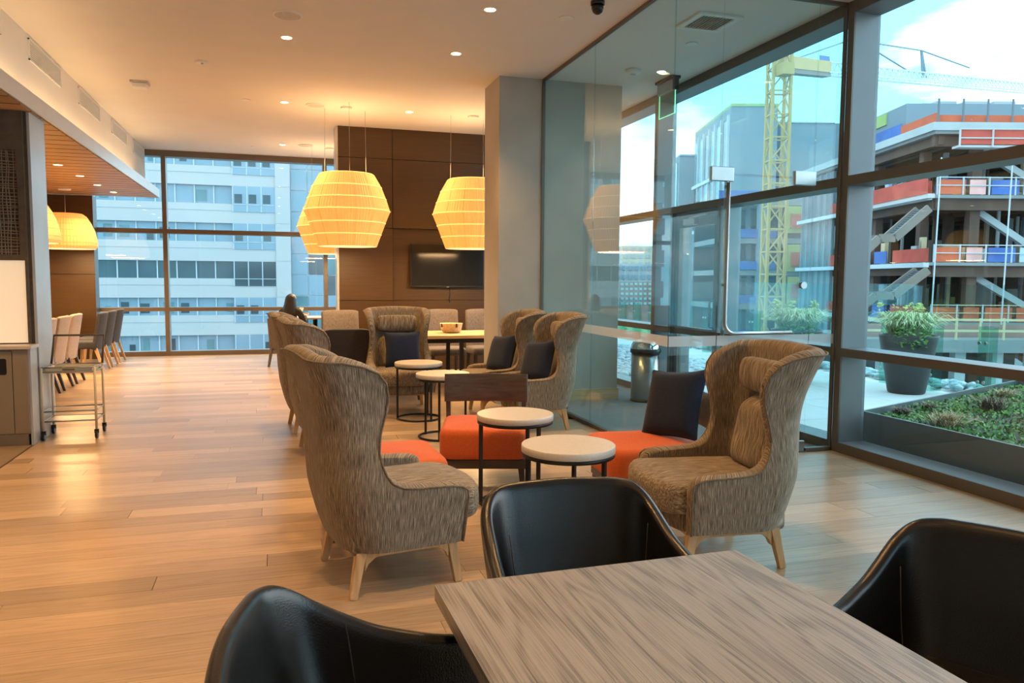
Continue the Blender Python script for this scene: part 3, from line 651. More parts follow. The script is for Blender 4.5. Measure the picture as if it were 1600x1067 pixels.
pillow((2.50, 7.28, 0.67), D2R(114), D2R(22), 'dark navy cushion on the wing armchair against the glass lobby', 0.12)
# ------------------------------------------------------------------ orange lounge chairs
def make_orange():
    root = empty('lounge_chair'); tag(root, 'x', 'lounge chair')
    MB().cushion(rrect(0.64, 0.66, 0.10, 6, 0, 0.0), 0.22, 0.435, 0.05, 5, 0.03).build('seat_cushion', 'orange_felt', root)
    MB().box(-0.29, 0.29, -0.28, 0.28, 0.15, 0.215).build('base_frame', 'dark_stain', root, bev=0.004)
    for sx in (-1, 1):
        MB().beam((sx * 0.26, 0.25, 0.15), (sx * 0.27, 0.27, 0.0), 0.045, 0.04, (0, 1, 0), 0.03, 0.03).build('leg', 'dark_leg', root)
        MB().beam((sx * 0.285, -0.33, 0.0), (sx * 0.30, -0.385, 0.72), 0.035, 0.05, (0, 1, 0)).build('back_post', 'dark_stain', root, bev=0.004)
    rows = []
    for z in (0.53, 0.60, 0.67, 0.745):
        rows.append([(lerp(-0.325, 0.325, i / 10), -0.365 - (z - 0.53) * 0.12 - 0.045 * (1 - (2 * i / 10 - 1) ** 2) + 0.03, z) for i in range(11)])
    MB().grid(rows).build('back_board', 'dark_stain', root, solid=0.022, bev=0.003)
    return root
oc = make_orange()
OG = 'orange lounge chairs around the near side tables'
place(oc, (1.46, 5.42, 0), D2R(164), 'orange lounge chair with dark curved back facing the viewer behind the side tables', OG)
o2 = place(copy_tree(oc), (2.32, 4.55, 0), D2R(84), 'orange lounge chair on the right holding a navy cushion', OG)
o3 = place(copy_tree(oc), (0.62, 4.63, 0), D2R(-88), 'orange lounge chair partly hidden behind the nearest wing armchair', OG)
pillow((2.50, 4.50, 0.67), D2R(112), D2R(20), 'navy cushion leaning in the orange lounge chair on the right', 0.10, 0.48)
pillow((0.42, 4.63, 0.665), D2R(-88), D2R(20), 'navy cushion just showing behind the nearest wing armchair', 0.0)

# ------------------------------------------------------------------ round side tables
def make_side():
    root = empty('side_table'); tag(root, 'x', 'side table'); R_ = 0.252
    MB().lathe([(R_ - 0.006, 0.565), (R_, 0.569), (R_, 0.602), (R_ - 0.004, 0.606)], 56).build('top', 'stone_white', root)
    MB().lathe([(R_ - 0.012, 0.545), (R_ - 0.004, 0.545), (R_ - 0.004, 0.565), (R_ - 0.012, 0.565), (R_ - 0.012, 0.545)], 48, cap=False).build('top_ring', 'black_metal', root)
    ring = [(0.225 * math.cos(D2R(a)), 0.225 * math.sin(D2R(a)), 0.011) for a in range(0, 360, 8)]
    MB().tube(ring, 0.010, 8, closed=True).build('foot_ring', 'black_metal', root)
    for a in (0, 115, 235): MB().beam((0.225 * math.cos(D2R(a)), 0.225 * math.sin(D2R(a)), 0.0), (0.225 * math.cos(D2R(a)), 0.225 * math.sin(D2R(a)), 0.55), 0.02, 0.02).build('leg', 'black_metal', root)
    MB().box(-0.225, 0.0, -0.008, 0.008, 0.546, 0.562).build('top_brace', 'black_metal', root)
    return root
st = make_side(); SG = 'round white side tables with black wire bases'
place(st, (1.49, 4.78, 0), D2R(-65), 'round white side table standing close before the orange chair facing the viewer', SG)
place(copy_tree(st), (1.485, 3.80, 0), D2R(-55), 'round white side table nearest the viewer, just behind the black leather chair', SG)
place(copy_tree(st), (1.43, 8.04, 0), D2R(180), 'round white side table in front of the far wing armchair facing the viewer', SG)
place(copy_tree(st), (1.48, 7.03, 0), D2R(250), 'round white side table partly hidden by the dark back of the orange chair', SG)

# ------------------------------------------------------------------ near dining table and leather chairs
nt_ = empty('dining_table', (0.785, 1.36, 0), D2R(1.0), 'square oak table with broad open grain in the foreground', 'table')
TW, TD = 0.845, 0.86
xs = [-TW / 2, -0.20, 0.045, 0.24, TW / 2]
for a, b_ in zip(xs, xs[1:]): MB().box(a + 0.0002, b_ - 0.0002, -TD / 2, TD / 2, 0.705, 0.742).build('top_board', 'table_oak', nt_)
MB().box(-TW / 2 + .05, TW / 2 - .05, -TD / 2 + .05, TD / 2 - .05, 0.68, 0.705).build('underframe', 'black_metal', nt_)
MB().lathe([(0.045, 0.02), (0.045, 0.68)], 24).build('column', 'black_metal', nt_)
MB().lathe([(0.29, 0.0), (0.29, 0.012), (0.05, 0.024)], 40).build('foot_plate', 'black_metal', nt_)
def make_leather():
    root = empty('leather_chair'); tag(root, 'x', 'chair')
    path = []
    n = 24
    for i in range(-n, n + 1):
        s = i / n; a = abs(s); sg = 1 if s >= 0 else -1
        # plan of the top edge: rounded back, arms reaching forward and slightly out
        if a < 0.30: x, y = a / 0.30 * 0.155, -0.295 + 0.012 * (a / 0.3) ** 2
        elif a < 0.55:
            t = (a - 0.30) / 0.25; th = t * math.pi / 2; x = 0.155 + 0.105 * math.sin(th); y = -0.283 + 0.11 * (1 - math.cos(th))
        else:
            t = (a - 0.55) / 0.45; x = 0.26 + 0.035 * t; y = -0.173 + 0.43 * t
        zt = interp([(0, 0.835), (0.34, 0.83), (0.42, 0.822), (0.48, 0.80), (0.56, 0.745), (0.66, 0.69), (0.78, 0.655), (0.92, 0.64), (1, 0.635)], a)
        path.append((sg * x, y, zt, a))
    rows = []
    for k in range(9):
        t = k / 8; row = []
        for x, y, zt, a in path:
            inn = 0.80 + 0.2 * t ** 0.8
            z = lerp(0.40, zt, t); bul = 0.018 * math.sin(math.pi * t)
            yy_ = y * lerp(0.72, 1.0, t ** 0.7) if y < 0 else y
            lean = -0.035 * t * (1 if a < 0.5 else max(0, 1 - (a - 0.5) * 4))
            row.append((x * (inn + bul), yy_ + lean, z))
        rows.append(row)
    m = MB().grid(rows); m.f = [f[::-1] for f in m.f]
    m.build('shell', 'leather', root, solid=0.042, sub=2)
    for sg in (-1, 1):
        j = n + sg * int(n * 0.60); pts = [Vector(r[j]) for r in rows[2:]]
        c = Vector((0, -0.02, 0)); ins = []
        for p in pts:
            d = Vector((c.x - p.x, c.y - p.y, 0)).normalized(); ins.append(p + d * 0.0425)
        ins[-1].z -= 0.012
        MB().tube(ins, 0.0014, 5).build('seam', 'cloth_dark', root)
    MB().cushion(rrect(0.47, 0.48, 0.10, 5, 0, 0.0), 0.37, 0.47, 0.03, 4, 0.015).build('seat', 'leather', root)
    for sx in (-1, 1):
        for sy in (-1, 1): MB().tube([(sx * 0.18, sy * 0.18, 0.38), (sx * 0.235, sy * 0.235, 0.0)], [0.02, 0.012], 10).build('leg', 'dark_leg', root)
    return root
lc = make_leather(); LG = 'black leather tub chairs at the foreground table'
place(lc, (0.875, 2.00, 0), D2R(178), 'black leather tub chair at the far side of the foreground table', LG)
place(copy_tree(lc), (0.245, 1.43, 0), D2R(-98), 'black leather tub chair at the left side of the foreground table', LG)
place(copy_tree(lc), (1.56, 1.35, 0), D2R(116), 'black leather tub chair at the right side of the foreground table by the window', LG)

# ------------------------------------------------------------------ long communal table and its chairs
ta = empty('communal_table', (2.2, 10.38, 0), 0, 'long oak communal table on a black frame below the television', 'table')
MB().box(-1.35, 1.6, -0.5, 0.5, 0.70, 0.742).build('top', 'light_oak', ta, bev=0.004)
for x in (-1.2, 0.15, 1.5):
    f_ = MB()
    for s in (-1, 1): f_.beam((x, s * 0.42, 0), (x, s * 0.42, 0.70), 0.05, 0.05)
    f_.box(x - .025, x + .025, -0.42, 0.42, 0.65, 0.70); f_.build('trestle', 'black_metal', ta)
for s in (-1, 1): MB().box(-1.3, 1.55, s * 0.42 - .02, s * 0.42 + .02, 0.64, 0.70).build('apron', 'black_metal', ta)
def make_dining(matf, legm, w=0.52, bh=0.98, d=0.50):
    root = empty('dining_chair'); tag(root, 'x', 'chair')
    MB().cushion(rrect(w, d, 0.04, 3, 0, 0.0), 0.36, 0.47, 0.03, 3, 0.01).build('seat', matf, root)
    rows = []
    for i in range(9):
        t = i / 8; z = lerp(0.34, bh, t); row = []
        for j in range(11):
            s = -1 + 2 * j / 10; ww = w / 2 * (1 - 0.03 * t)
            row.append((ww * s, -d / 2 - 0.02 - 0.10 * t + 0.05 * s * s, z - 0.015 * abs(s) ** 6 * (1 if t > 0.9 else 0)))
        rows.append(row)
    MB().grid(rows).build('backrest', matf, root, solid=0.06, bev=0.012)
    for sx in (-1, 1):
        MB().beam((sx * (w / 2 - 0.05), d / 2 - 0.05, 0.37), (sx * (w / 2 - 0.035), d / 2 - 0.02, 0), 0.045, 0.045, (0, 1, 0), 0.03, 0.03).build('leg', legm, root)
        MB().beam((sx * (w / 2 - 0.05), -d / 2 + 0.03, 0.37), (sx * (w / 2 - 0.035), -d / 2 - 0.08, 0), 0.045, 0.045, (0, 1, 0), 0.03, 0.03).build('leg', legm, root)
    return root
dk = make_dining('charcoal_weave', 'dark_leg', 0.55, 0.88)
CG = 'high-backed chairs along the communal table'
place(dk, (0.80, 9.58, 0), D2R(0), 'charcoal upholstered chair at the near left end of the communal table', CG)
place(copy_tree(dk), (1.42, 9.62, 0), D2R(0), 'charcoal upholstered chair just behind the wing armchair facing the viewer', CG)
bw = make_dining('brown_weave', 'dark_leg', 0.55, 1.02)
place(bw, (1.72, 11.25, 0), D2R(180), 'brown woven high-backed chair behind the communal table, left of the bowl', CG)
place(copy_tree(bw), (2.40, 11.25, 0), D2R(180), 'brown woven high-backed chair behind the bowl on the communal table', CG)
place(copy_tree(bw), (3.05, 11.25, 0), D2R(180), 'brown woven high-backed chair directly below the television, cut off by the pier', CG)
place(copy_tree(bw), (0.88, 11.10, 0), D2R(180), 'brown woven high-backed chair near the seated person, beside the walnut wall edge', CG)
bo = empty('bowl', (2.32, 10.45, 0.743), 0, 'pale wicker bowl with dark handles on the communal table', 'bowl')
MB().lathe([(0.10, 0.0), (0.135, 0.02), (0.155, 0.12), (0.16, 0.13), (0.150, 0.13), (0.128, 0.03), (0.001, 0.02)], 32).build('body', 'wicker', bo)
for a in (200, 285): MB().cbox((0.152 * math.cos(D2R(a)), 0.152 * math.sin(D2R(a)), 0.105), (0.025, 0.025, 0.05)).build('handle', 'dark_leg', bo)
tv = empty('television', (2.67, 12.36, 1.70), 0, 'black wall-mounted flat television on the walnut wall', 'television')
MB().box(-0.605, 0.605, -0.07, -0.03, -0.345, 0.345).build('casing', 'black_plastic', tv, bev=0.004)
MB().box(-0.595, 0.595, -0.0715, -0.07, -0.325, 0.335).build('screen', 'screen_black', tv)
MB().box(-0.02, 0.02, -0.075, -0.068, -0.352, -0.338).build('logo_badge', 'steel_brushed', tv)
MB().box(-0.2, 0.2, -0.03, 0.03, -0.15, 0.15).build('wall_bracket', 'black_metal', tv)
MB().tube([(0.05, 0.0, -0.34), (0.06, 0.012, -0.45), (0.04, 0.01, -0.55), (0.055, 0.015, -0.60)], 0.006, 6).build('power_cable', 'black_plastic', tv)
# left-hand dining row under the soffit
bg_ = make_dining('beige_velvet', 'dark_leg', 0.50, 0.96); sl = make_dining('slate_velvet', 'beech', 0.52, 0.92)
EG = 'upholstered chairs along the side dining tables'
BL = ['beige velvet chair nearest the serving trolley in the left-hand row', 'beige velvet chair in the middle of the three beige ones', 'beige velvet chair next to the dark chairs, farthest of the three beige']
SL = ['slate grey chair next to the beige chairs in the left-hand row', 'slate grey chair in the middle of the three dark ones by the window', 'slate grey chair closest to the far window in the left-hand row']
for i in range(3): place(bg_ if i == 0 else copy_tree(bg_), (-2.98, 10.75 + 0.66 * i, 0), D2R(90), BL[i], EG)
for i in range(3): place(sl if i == 0 else copy_tree(sl), (-2.93, 13.55 + 0.68 * i, 0), D2R(90), SL[i], EG)
for yv, lb in ((11.4, 'oak dining table beside the beige velvet chairs'), (14.2, 'oak dining table beside the slate grey chairs')):
    t_ = empty('side_dining_table', (-3.75, yv, 0), 0, lb, 'table', 'side dining tables')
    MB().box(-0.45, 0.45, -0.95, 0.95, 0.715, 0.75).build('top', 'light_oak', t_, bev=0.004)
    for sy in (-1, 1):
        for sx in (-1, 1): MB().beam((sx * 0.38, sy * 0.85, 0), (sx * 0.38, sy * 0.85, 0.715), 0.06, 0.06).build('leg', 'dark_leg', t_)
wf = empty('wall_screen', (-3.95, 15.43, 1.18), 0, 'small dark wall screen in an oak frame on the far left panelling', 'screen')
for bx in ((-0.13, 0.13, 0.17, 0.20), (-0.13, 0.13, -0.20, -0.17), (-0.13, -0.10, -0.17, 0.17), (0.10, 0.13, -0.17, 0.17)): MB().box(bx[0], bx[1], -0.03, 0, bx[2], bx[3]).build('frame_bar', 'light_oak', wf)
MB().box(-0.10, 0.10, -0.015, -0.001, -0.17, 0.17).build('screen', 'screen_black', wf)
# ------------------------------------------------------------------ pendant lanterns
WARM = (1.0, 0.60, 0.27)
def make_lantern():
    root = empty('pendant_lantern'); tag(root, 'x', 'pendant lamp')
    prof = [(0.395, 0.0), (0.47, 0.20), (0.53, 0.36), (0.583, 0.49), (0.535, 0.64), (0.465, 0.82), (0.37, 0.985)]
    sh = MB().lathe(prof, 168, alt=0.006, smooth=False, cap=False).build('shade', 'shade_amber', root)
    for z in (0.165, 0.325, 0.49, 0.655, 0.815):
        r = interp([(b_, a) for a, b_ in prof], z) + 0.006
        MB().tube([(r * math.cos(6.28318 * k / 64), r * math.sin(6.28318 * k / 64), z) for k in range(64)], 0.006, 5, closed=True).build('shade_hoop', 'shade_ring', sh)
    for k in range(14):
        a = 6.28318 * (k + 0.3) / 14; MB().tube([((r + 0.002) * math.cos(a), (r + 0.002) * math.sin(a), z) for r, z in prof], 0.0045, 4).build('shade_rib', 'shade_rib', sh)
    MB().lathe([(0.001, 0.012), (0.39, 0.012), (0.395, 0.0), (0.38, 0.0), (0.001, 0.004)], 48, cap=False).build('diffuser', 'diffuser', root)
    MB().lathe([(0.37, 0.985), (0.36, 0.995), (0.30, 0.99)], 48, cap=False).build('top_ring', 'shade_ring', root)
    for a in (20, 140, 260): MB().tube([(0.33 * math.cos(D2R(a)), 0.33 * math.sin(D2R(a)), 0.98), (0.32 * math.cos(D2R(a)), 0.32 * math.sin(D2R(a)), ZC - 1.925)], 0.0025, 5).build('suspension_wire', 'steel_brushed', root)
    MB().lathe([(0.075, ZC - 1.925 - 0.03), (0.08, ZC - 1.925)], 24).build('canopy', 'white_plastic', root)
    area('lantern_light', root, (0, 0, -0.01), (0, 0, 0), 0.7, 0.7, 60, WARM, 'DISK')
    d = bpy.data.lights.new('lantern_uplight', 'AREA'); d.energy = 14; d.color = WARM; d.shape = 'DISK'; d.size = 0.5
    u_ = bpy.data.objects.new('lantern_uplight', d); col.objects.link(u_); u_.parent = root; u_.location = (0, 0, 0.9); u_.rotation_euler = (math.pi, 0, 0)
    return root
ln = make_lantern(); PG = 'pleated amber lanterns over the communal tables'
place(ln, (0.965, 11.0, 1.925), 0.2, 'pleated amber faceted lantern hanging over the left end of the communal table', PG)
place(copy_tree(ln), (2.765, 11.0, 1.925), 0.5, 'pleated amber faceted lantern hanging before the television beside the grey pier', PG)
place(copy_tree(ln), (0.965, 14.5, 1.925), 0.9, 'pleated amber lantern farthest back, half hidden behind the nearer left lantern', PG)
def make_bell():
    root = empty('bell_pendant'); tag(root, 'x', 'pendant lamp')
    prof = [(0.42, 0.0), (0.455, 0.05), (0.45, 0.14), (0.42, 0.28), (0.365, 0.42), (0.30, 0.53), (0.24, 0.575)]
    sh = MB().lathe(prof, 120, alt=0.005, smooth=False, cap=False).build('shade', 'shade_amber', root)
    for z in (0.10, 0.20, 0.30, 0.40, 0.50):
        r = interp([(b_, a) for a, b_ in prof], z) + 0.005
        MB().tube([(r * math.cos(6.28318 * k / 48), r * math.sin(6.28318 * k / 48), z) for k in range(48)], 0.004, 5, closed=True).build('shade_hoop', 'shade_rib', sh)
    MB().lathe([(0.001, 0.015), (0.41, 0.015), (0.42, 0.0), (0.40, 0.0), (0.001, 0.006)], 40, cap=False).build('diffuser', 'diffuser', root)
    MB().tube([(0, 0, 0.57), (0, 0, 0.98)], 0.003, 6).build('suspension_wire', 'steel_brushed', root)
    MB().lathe([(0.09, 0.955), (0.10, 0.985)], 24).build('canopy', 'white_plastic', root)
    area('bell_light', root, (0, 0, -0.012), (0, 0, 0), 0.7, 0.7, 70, WARM, 'DISK')
    return root
bl = make_bell(); BG = 'amber bell pendants under the soffit'
place(bl, (-3.28, 14.32, 1.935), 0, 'amber bell-shaped pendant over the dining table near the far window', BG)
place(copy_tree(bl), (-3.28, 12.0, 1.935), 0, 'amber bell-shaped pendant mostly hidden behind the service pier', BG)

# ------------------------------------------------------------------ ceiling fittings
def make_down(power=185, col_=(1.0, 0.55, 0.20), ang=105, m='lamp_disc'):
    root = empty('downlight'); tag(root, 'x', 'downlight')
    MB().lathe([(0.048, 0.0), (0.062, -0.004), (0.066, 0.0)], 28, cap=False).build('trim_ring', 'white_plastic', root)
    MB().lathe([(0.001, -0.002), (0.048, -0.002)], 28, cap=False).build('lens', m, root)
    spot('downlight_lamp', root, (0, 0, -0.015), power, col_, ang, 0.7, 0.06)
    return root
dl = make_down(); DG = 'warm recessed downlights in the main ceiling'
spots = [((0.14, 8.07), 'warm recessed downlight just behind the large ceiling speaker'), ((0.15, 10.98), 'warm recessed downlight beside the middle ceiling speaker'), ((0.15, 14.41), 'warm recessed downlight nearest the far window'),
         ((1.83, 6.69), 'warm recessed downlight nearest the viewer at the top of the picture'), ((1.84, 8.07), 'warm recessed downlight left of the grey pier'), ((1.84, 11.03), 'warm recessed downlight between the two lanterns'),
         ((0.14, 5.2), 'unseen added warm downlight above the aisle left of the orange chairs'), ((0.14, 2.3), 'unseen added warm downlight above the left side of the foreground table'), ((0.14, -0.8), 'unseen added warm downlight just behind the viewer on the left'), ((0.14, -3.8), 'unseen added warm downlight far behind the viewer on the left'), ((1.83, -3.8), 'unseen added warm downlight far behind the viewer on the right'),  # unseen downlights added for their light, as is the last in the list
         ((1.83, 3.9), 'unseen added warm downlight above the nearest side table')]
for i, ((x, y), lb) in enumerate(spots):
    place(dl if i == 0 else copy_tree(dl), (x, y, ZC), 0, lb, DG)
dw = make_down(140, (1.0, 0.54, 0.19), 120); WG = 'small downlights in the slatted soffit'
wl_ = [((-2.67, 11.38), 'warm downlight in the slatted soffit nearest the service pier'), ((-2.66, 12.5), 'warm downlight in the slatted soffit, second from the service pier'), ((-2.66, 13.63), 'warm downlight in the slatted soffit, third from the service pier'), ((-2.62, 14.67), 'warm downlight in the slatted soffit nearest the far window')]
wl_ += [((-2.67, yv), 'warm downlight in the slatted soffit over the kitchen, %s before the pier' % nn) for yv, nn in ((6.4, 'one step'), (4.6, 'two steps'), (2.8, 'three steps'), (1.0, 'four steps'))]
for i, ((x, y), lb) in enumerate(wl_):
    place(dw if i == 0 else copy_tree(dw), (x, y, 2.92), 0, lb, WG)
dv = make_down(20, (1.0, 0.86, 0.66), 110, 'lamp_disc_cool')
place(dv, (4.20, 8.02, ZC), 0, 'small downlight in the lobby ceiling beside the exit sign', 'lobby downlights')
def disc_thing(name, loc, r, label, cat, group, mats=('white_plastic', 'grille_grey'), h=0.012):
    o = empty(name, loc, 0, label, cat, group)
    MB().lathe([(r, 0.0), (r, -h * 0.6), (r * 0.93, -h), (r * 0.86, -h)], 40, cap=False).build('bezel', mats[0], o)
    MB().lathe([(r * 0.86, -h), (0.001, -h * 0.9)], 40, cap=False).build('face', mats[1], o)
    return o
SPK = 'round ceiling speakers'
disc_thing('ceiling_speaker', (0.14, 7.38, ZC), 0.135, 'large round ceiling speaker at the top of the picture', 'speaker', SPK)
disc_thing('ceiling_speaker', (0.56, 11.0, ZC), 0.135, 'round ceiling speaker above the left lantern', 'speaker', SPK)
disc_thing('ceiling_speaker', (0.55, 14.34, ZC), 0.135, 'round ceiling speaker nearest the far window', 'speaker', SPK)
CP = 'white sprinkler cover plates'
disc_thing('sprinkler_cover', (-0.34, 10.99, ZC), 0.06, 'small white cover plate left of the middle downlight', 'cover plate', CP, ('white_plastic', 'white_plastic'), 0.006)
disc_thing('sprinkler_cover', (2.54, 6.68, ZC), 0.07, 'small white cover plate near the dome camera', 'cover plate', CP, ('white_plastic', 'white_plastic'), 0.006)
disc_thing('sprinkler_cover', (3.99, 6.99, ZC), 0.06, 'small white cover plate in the lobby ceiling', 'cover plate', CP, ('white_plastic', 'white_plastic'), 0.006)
disc_thing('sprinkler_cover', (-0.33, 14.79, ZC), 0.06, 'small white cover plate in front of the far window', 'cover plate', CP, ('white_plastic', 'white_plastic'), 0.006)
sp = disc_thing('ceiling_sensor', (-0.73, 9.23, ZC), 0.07, 'small round white sensor in the ceiling left of the downlights', 'sensor', 'ceiling sensors', ('white_plastic', 'white_plastic'), 0.02)
MB().lathe([(0.012, -0.03), (0.014, -0.018)], 12).build('sensor_eye', 'grille_grey', sp)
s2_ = empty('smoke_detector', (-1.53, 10.42, ZC), 0, 'boxy white detector with dark base near the soffit', 'smoke detector', 'smoke detectors')
MB().cbox((0, 0, -0.012), (0.20, 0.20, 0.024)).build('base', 'grille_grey', s2_); MB().prism(rrect(0.17, 0.17, 0.03), -0.075, -0.024).build('body', 'white_plastic', s2_, bev=0.01)
s3_ = empty('smoke_detector', (3.86, 8.04, ZC), 0, 'round white smoke detector on the lobby ceiling', 'smoke detector', 'smoke detectors')
MB().lathe([(0.085, 0), (0.085, -0.025), (0.07, -0.045), (0.001, -0.05)], 32).build('body', 'white_plastic', s3_); MB().lathe([(0.03, -0.058), (0.033, -0.046)], 20).build('sensor_eye', 'grille_grey', s3_)
dc = empty('dome_camera', (2.64, 6.21, ZC), 0, 'black dome camera at the top edge of the picture', 'camera')
MB().lathe([(0.06, 0), (0.06, -0.03)], 24).build('mount', 'black_plastic', dc); MB().lathe([(0.05, -0.03), (0.052, -0.06), (0.04, -0.09), (0.02, -0.105), (0.001, -0.11)], 24).build('dome', 'screen_black', dc)
# soffit grilles
for i, (y0, y1) in enumerate(((6.75, 7.93), (8.74, 9.92), (10.73, 11.91), (12.72, 13.92), (14.50, 15.60))):
    lb = ['pale air grille on the soffit face, cut off by the left picture edge', 'pale air grille on the soffit face, nearest complete one', 'pale air grille on the soffit face, second complete one', 'pale air grille on the soffit face, third complete one', 'pale air grille on the soffit face closest to the far window'][i]
    gv = empty('air_grille', (-2.27, (y0 + y1) / 2, 3.69), 0, lb, 'air vent', 'soffit air grilles'); hl = (y1 - y0) / 2; hh = 0.105
    for bx in ((-hl, hl, hh - .015, hh), (-hl, hl, -hh, -hh + .015), (-hl, -hl + .02, -hh, hh), (hl - .02, hl, -hh, hh)): MB().box(0, 0.012, bx[0], bx[1], bx[2], bx[3]).build('frame_bar', 'white_plastic', gv)
    MB().box(0, 0.004, -hl + .02, hl - .02, -hh + .015, hh - .015).build('backing', 'grille_grey', gv)
    sm_ = MB()
    for k in range(9): sm_.box(0.004, 0.010, -hl + .02, hl - .02, -hh + .024 + k * 0.0195, -hh + .030 + k * 0.0195)
    sm_.build('louvre_blades', 'white_plastic', gv, kind='stuff')
# lobby diffuser
gv = empty('ceiling_diffuser', (3.80, 6.36, ZC), 0, 'square white louvred air diffuser in the lobby ceiling', 'air vent'); q = 0.22
for bx in ((-q, q, q - .055, q), (-q, q, -q, -q + .055), (-q, -q + .055, -q + .055, q - .055), (q - .055, q, -q + .055, q - .055)): MB().box(bx[0], bx[1], bx[2], bx[3], -0.02, 0).build('frame_bar', 'white_plastic', gv, bev=0.003)
MB().box(-q + .055, q - .055, -q + .055, q - .055, -0.003, 0).build('backing', 'black_plastic', gv)
for k in range(11):
    x = -q + .07 + k * 0.030; MB().beam((x, -q + .055, -0.012), (x, q - .055, -0.012), 0.004, 0.018, (0.6, 0, 0.8)).build('louvre', 'white_plastic', gv)
# exit sign
ex = empty('exit_sign', (4.42, 8.28, ZC), 0, 'edge-lit green glass exit sign hanging in the lobby', 'sign')
MB().box(-0.06, 0.06, -0.20, 0.20, -0.03, 0).build('ceiling_plate', 'black_metal', ex); MB().box(-0.035, 0.035, -0.19, 0.19, -0.16, -0.03).build('housing', 'steel_brushed', ex, bev=0.004)
MB().box(-0.037, 0.037, -0.20, -0.188, -0.162, -0.028).build('end_cap', 'black_plastic', ex)
MB().box(-0.004, 0.004, -0.185, 0.185, -0.42, -0.16).build('glass_blade', 'pane_green', ex)
eg = MB(); eg.box(-0.005, 0.005, -0.192, -0.185, -0.427, -0.16); eg.box(-0.005, 0.005, 0.185, 0.192, -0.427, -0.16); eg.box(-0.005, 0.005, -0.192, 0.192, -0.427, -0.42); eg.build('lit_edge', 'exit_green', ex)
# waste bin
bn = empty('waste_bin', (4.33, 8.52, 0.002), 0, 'round brushed steel waste bin with domed open top in the lobby', 'bin')
MB().lathe([(0.17, 0.03), (0.172, 0.035), (0.172, 0.60)], 40).build('body', 'steel_brushed', bn); MB().lathe([(0.175, 0.0), (0.175, 0.03)], 40).build('foot_ring', 'black_plastic', bn)
MB().lathe([(0.178, 0.595), (0.188, 0.60), (0.188, 0.645), (0.176, 0.65)], 40).build('collar', 'black_plastic', bn)
MB().lathe([(0.176, 0.65), (0.174, 0.69), (0.155, 0.73), (0.11, 0.755), (0.105, 0.745)], 40, cap=False).build('dome_lid', 'chrome', bn)
MB().lathe([(0.105, 0.745), (0.10, 0.70), (0.001, 0.69)], 40, cap=False).build('opening', 'black_plastic', bn)

# ------------------------------------------------------------------ seated person by the far window
wt = empty('window_table', (0.55, 14.35, 0), 0, 'small pale table by the far window where the person sits', 'table')
MB().box(-0.38, 0.62, -0.35, 0.35, 0.76, 0.79).build('top', 'counter_stone', wt, bev=0.003); MB().lathe([(0.04, 0.02), (0.04, 0.76)], 20, (0.12, 0, 0)).build('column', 'black_metal', wt); MB().lathe([(0.27, 0), (0.27, 0.015)], 32, (0.12, 0, 0)).build('foot_plate', 'black_metal', wt)
pc = place(copy_tree(bw), (0.22, 13.62, 0), D2R(-25), 'brown woven chair the person by the far window sits on', 'chairs at the window table')
for c_ in kids(pc):
    if c_.name.startswith('backrest'): c_.scale = (1, 1, 0.8); c_.location = (0, 0, 0.0)
pr = empty('person', (0.22, 13.66, 0), D2R(-25), 'person with long dark hair in dark clothes seated at the window table, holding a phone', 'person')
def skin_obj(name, verts, edges, rad, mat, parent, root=0, sub=2):
    me = bpy.data.meshes.new(name); me.from_pydata(verts, edges, []); me.materials.append(MATS[mat])
    o = bpy.data.objects.new(name, me); col.objects.link(o); o.parent = parent
    md = o.modifiers.new('skin', 'SKIN'); md.use_smooth_shade = True
    sv = me.skin_vertices[0].data
    for i, r in enumerate(rad): sv[i].radius = (r if isinstance(r, tuple) else (r, r))
    sv[root].use_root = True
    s_ = o.modifiers.new('sub', 'SUBSURF'); s_.levels = sub; s_.render_levels = sub
    return o
V = [(0, 0, 0.50), (0, 0.0, 0.66), (0, 0.01, 0.84), (0, 0.02, 0.93), (0, 0.045, 1.00),
     (0.17, 0.02, 0.90), (0.21, 0.10, 0.72), (0.13, 0.34, 0.82), (-0.17, 0.02, 0.90), (-0.21, 0.10, 0.72), (-0.12, 0.32, 0.82),
     (0.10, 0.08, 0.49), (0.12, 0.42, 0.50), (0.12, 0.44, 0.10), (0.12, 0.54, 0.035), (-0.10, 0.08, 0.49), (-0.12, 0.42, 0.50), (-0.12, 0.44, 0.10), (-0.12, 0.54, 0.035)]
E_ = [(0, 1), (1, 2), (2, 3), (3, 4), (3, 5), (5, 6), (6, 7), (3, 8), (8, 9), (9, 10), (0, 11), (11, 12), (12, 13), (13, 14), (0, 15), (15, 16), (16, 17), (17, 18)]
R_ = [0.14, (0.14, 0.11), (0.155, 0.11), 0.10, 0.05, 0.065, 0.05, 0.035, 0.065, 0.05, 0.035, 0.085, 0.065, 0.045, 0.04, 0.085, 0.065, 0.045, 0.04]
body = skin_obj('body', V, E_, R_, 'cloth_dark', pr)
hd = MB().lathe([(0.001, -0.125), (0.04, -0.118), (0.058, -0.09), (0.072, -0.04), (0.078, 0.02), (0.072, 0.07), (0.045, 0.105), (0.001, 0.118)], 20)
hd.v = [(x, y * 1.12, z) for x, y, z in hd.v]
face = hd.build('head', 'skin', pr, loc=(0, 0.07, 1.10), sub=1); face.rotation_euler = (D2R(-18), 0, 0)
MB().add([(-0.012, 0.075, -0.03), (0.012, 0.075, -0.03), (0, 0.108, -0.028), (0, 0.084, 0.02)], [(0, 1, 2), (1, 3, 2), (3, 0, 2), (0, 3, 1)]).build('nose', 'skin', face)
for s in (-1, 1): MB().lathe([(0.001, -0.01), (0.010, 0), (0.001, 0.01)], 8, (0.03 * s, 0.078, 0.02)).build('eye', 'black_plastic', face)
MB().cbox((0, 0.074, -0.065), (0.045, 0.012, 0.012)).build('mouth', 'skin', face)
